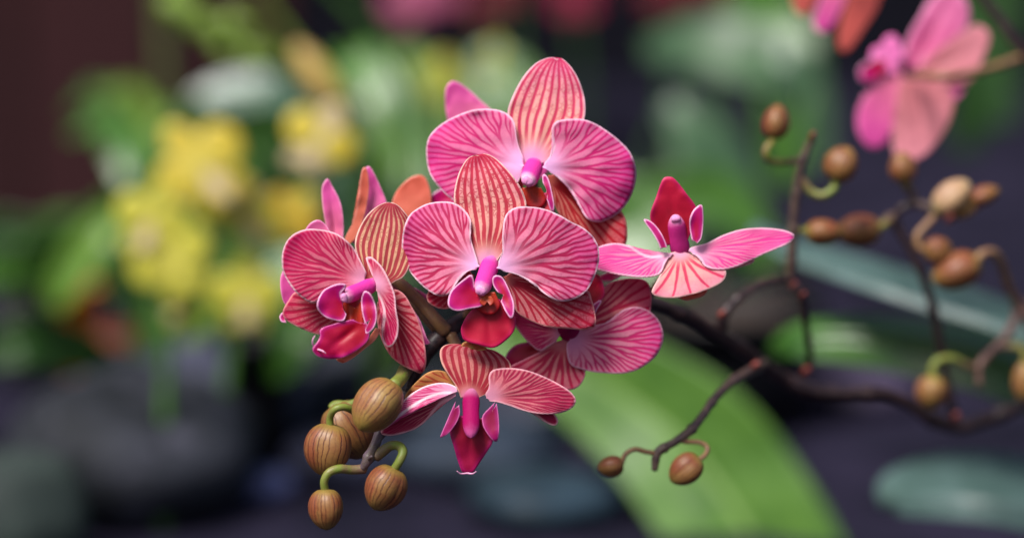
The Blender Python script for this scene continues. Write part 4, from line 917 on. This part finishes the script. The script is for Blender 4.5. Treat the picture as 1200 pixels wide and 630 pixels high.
def stone(px, py, rad, mat, lab, d=None, sq=.6):
    d = ground_d(py)-.0 if d is None else d
    c = V(px, py, d); c.z = GZ + rad*sq*.8
    n, ns = 14, 24; vs_ = []
    for i in range(n):
        ph = math.pi*i/(n-1)
        for k in range(ns):
            a = 2*math.pi*k/ns; q = Vector((math.sin(ph)*math.cos(a), math.sin(ph)*math.sin(a), math.cos(ph)*sq))
            vs_.append(c+q*rad*(1+.15*mnoise.noise(q*1.5+Vector((px, py, 0))*.1)))
    fs = [(i*ns+k, i*ns+(k+1) % ns, (i+1)*ns+(k+1) % ns, (i+1)*ns+k) for i in range(n-1) for k in range(ns)]
    o = link('stone', vs_, fs, mat, org=Vector((c.x, c.y, GZ)))
    return tag(o, lab, 'stone', 'stones lying on the staging')
stone(310, 585, .016, M_LILAC, 'pale lilac stone at the lower left')
stone(445, 120, .03, mat_noise('violet_stone', '4c4868', '645e84', 20, .6, .002), 'violet blurred stone far behind the pink flowers', d=1.3)
stone(330, 480, .05, mat_noise('slate_purple', '343444', '444254', 20, .6, .002), 'flat purple grey stone left of the hanging buds')
stone(560, 560, .05, mat_noise('slate_blue', '242c38', '343e4c', 20, .6, .002), 'flat blue grey stone below the lowest flower', sq=.4)

stone(20, 600, .030, mat_noise('slate_indigo', '20223c', '34365a', 20, .5, .002), 'dark indigo stone in the lower left corner')
stone(400, 560, .035, mat_noise('slate_dusk', '242636', '3a3c50', 20, .5, .002), 'dusky stone behind the hanging buds', sq=.45)
stone(640, 610, .040, mat_noise('slate_teal', '1c2830', '2c3c48', 20, .5, .002), 'dark teal stone left of the broad green leaf', sq=.4)
stone(1000, 470, .05, mat_noise('plum_stone', '2a2434', '40384c', 20, .6, .002), 'flat plum coloured stone beyond the main dark stem', sq=.3)

M_CHAR = mat_noise('charcoal_stone', '16191c', '34363e', 14, .7, .006, c='4a4a56')
stone(150, 500, .070, M_CHAR, 'biggest charcoal stone at the lower left, grey on top', d=.54, sq=.62)
stone(15, 500, .036, mat_noise('mossy_stone', '262e2c', '3a4440', 14, .7, .004), 'mossy grey stone cut by the left edge', d=.42, sq=1.0)
stone(265, 470, .050, mat_noise('blue_grey_stone', '2e3040', '4c4e5e', 14, .7, .004), 'blue grey stone behind the biggest charcoal stone', d=.68, sq=.8)
rnd = random.Random(11)
st = plant('loose tuft of thin yellow green strap leaves around the yellow flowers', 250, .8, 'plant', 'leafy_plant')
mats = [M_LEAFM, M_LEAFD, leaf_mat('strap_lime', '56781e', '74942c'), leaf_mat('strap_fresh', '3c7024', '588a38'), M_LEAFG]
for i in range(22):
    x0 = 250 + rnd.uniform(-70, 70); d0 = rnd.uniform(.66, .96); x1 = x0 + rnd.uniform(-230, 210); y1 = rnd.uniform(110, 330)
    leaf('leaf', st, mats[i % 5], [(x0, 440, d0, 6), (x0*.75+x1*.25, 370+rnd.uniform(-30, 20), d0, rnd.uniform(9, 15)), (x0*.35+x1*.65, min(400, y1+rnd.uniform(0, 50)), d0, rnd.uniform(10, 17)), (x1, y1+rnd.uniform(0, 50), d0, 3)])
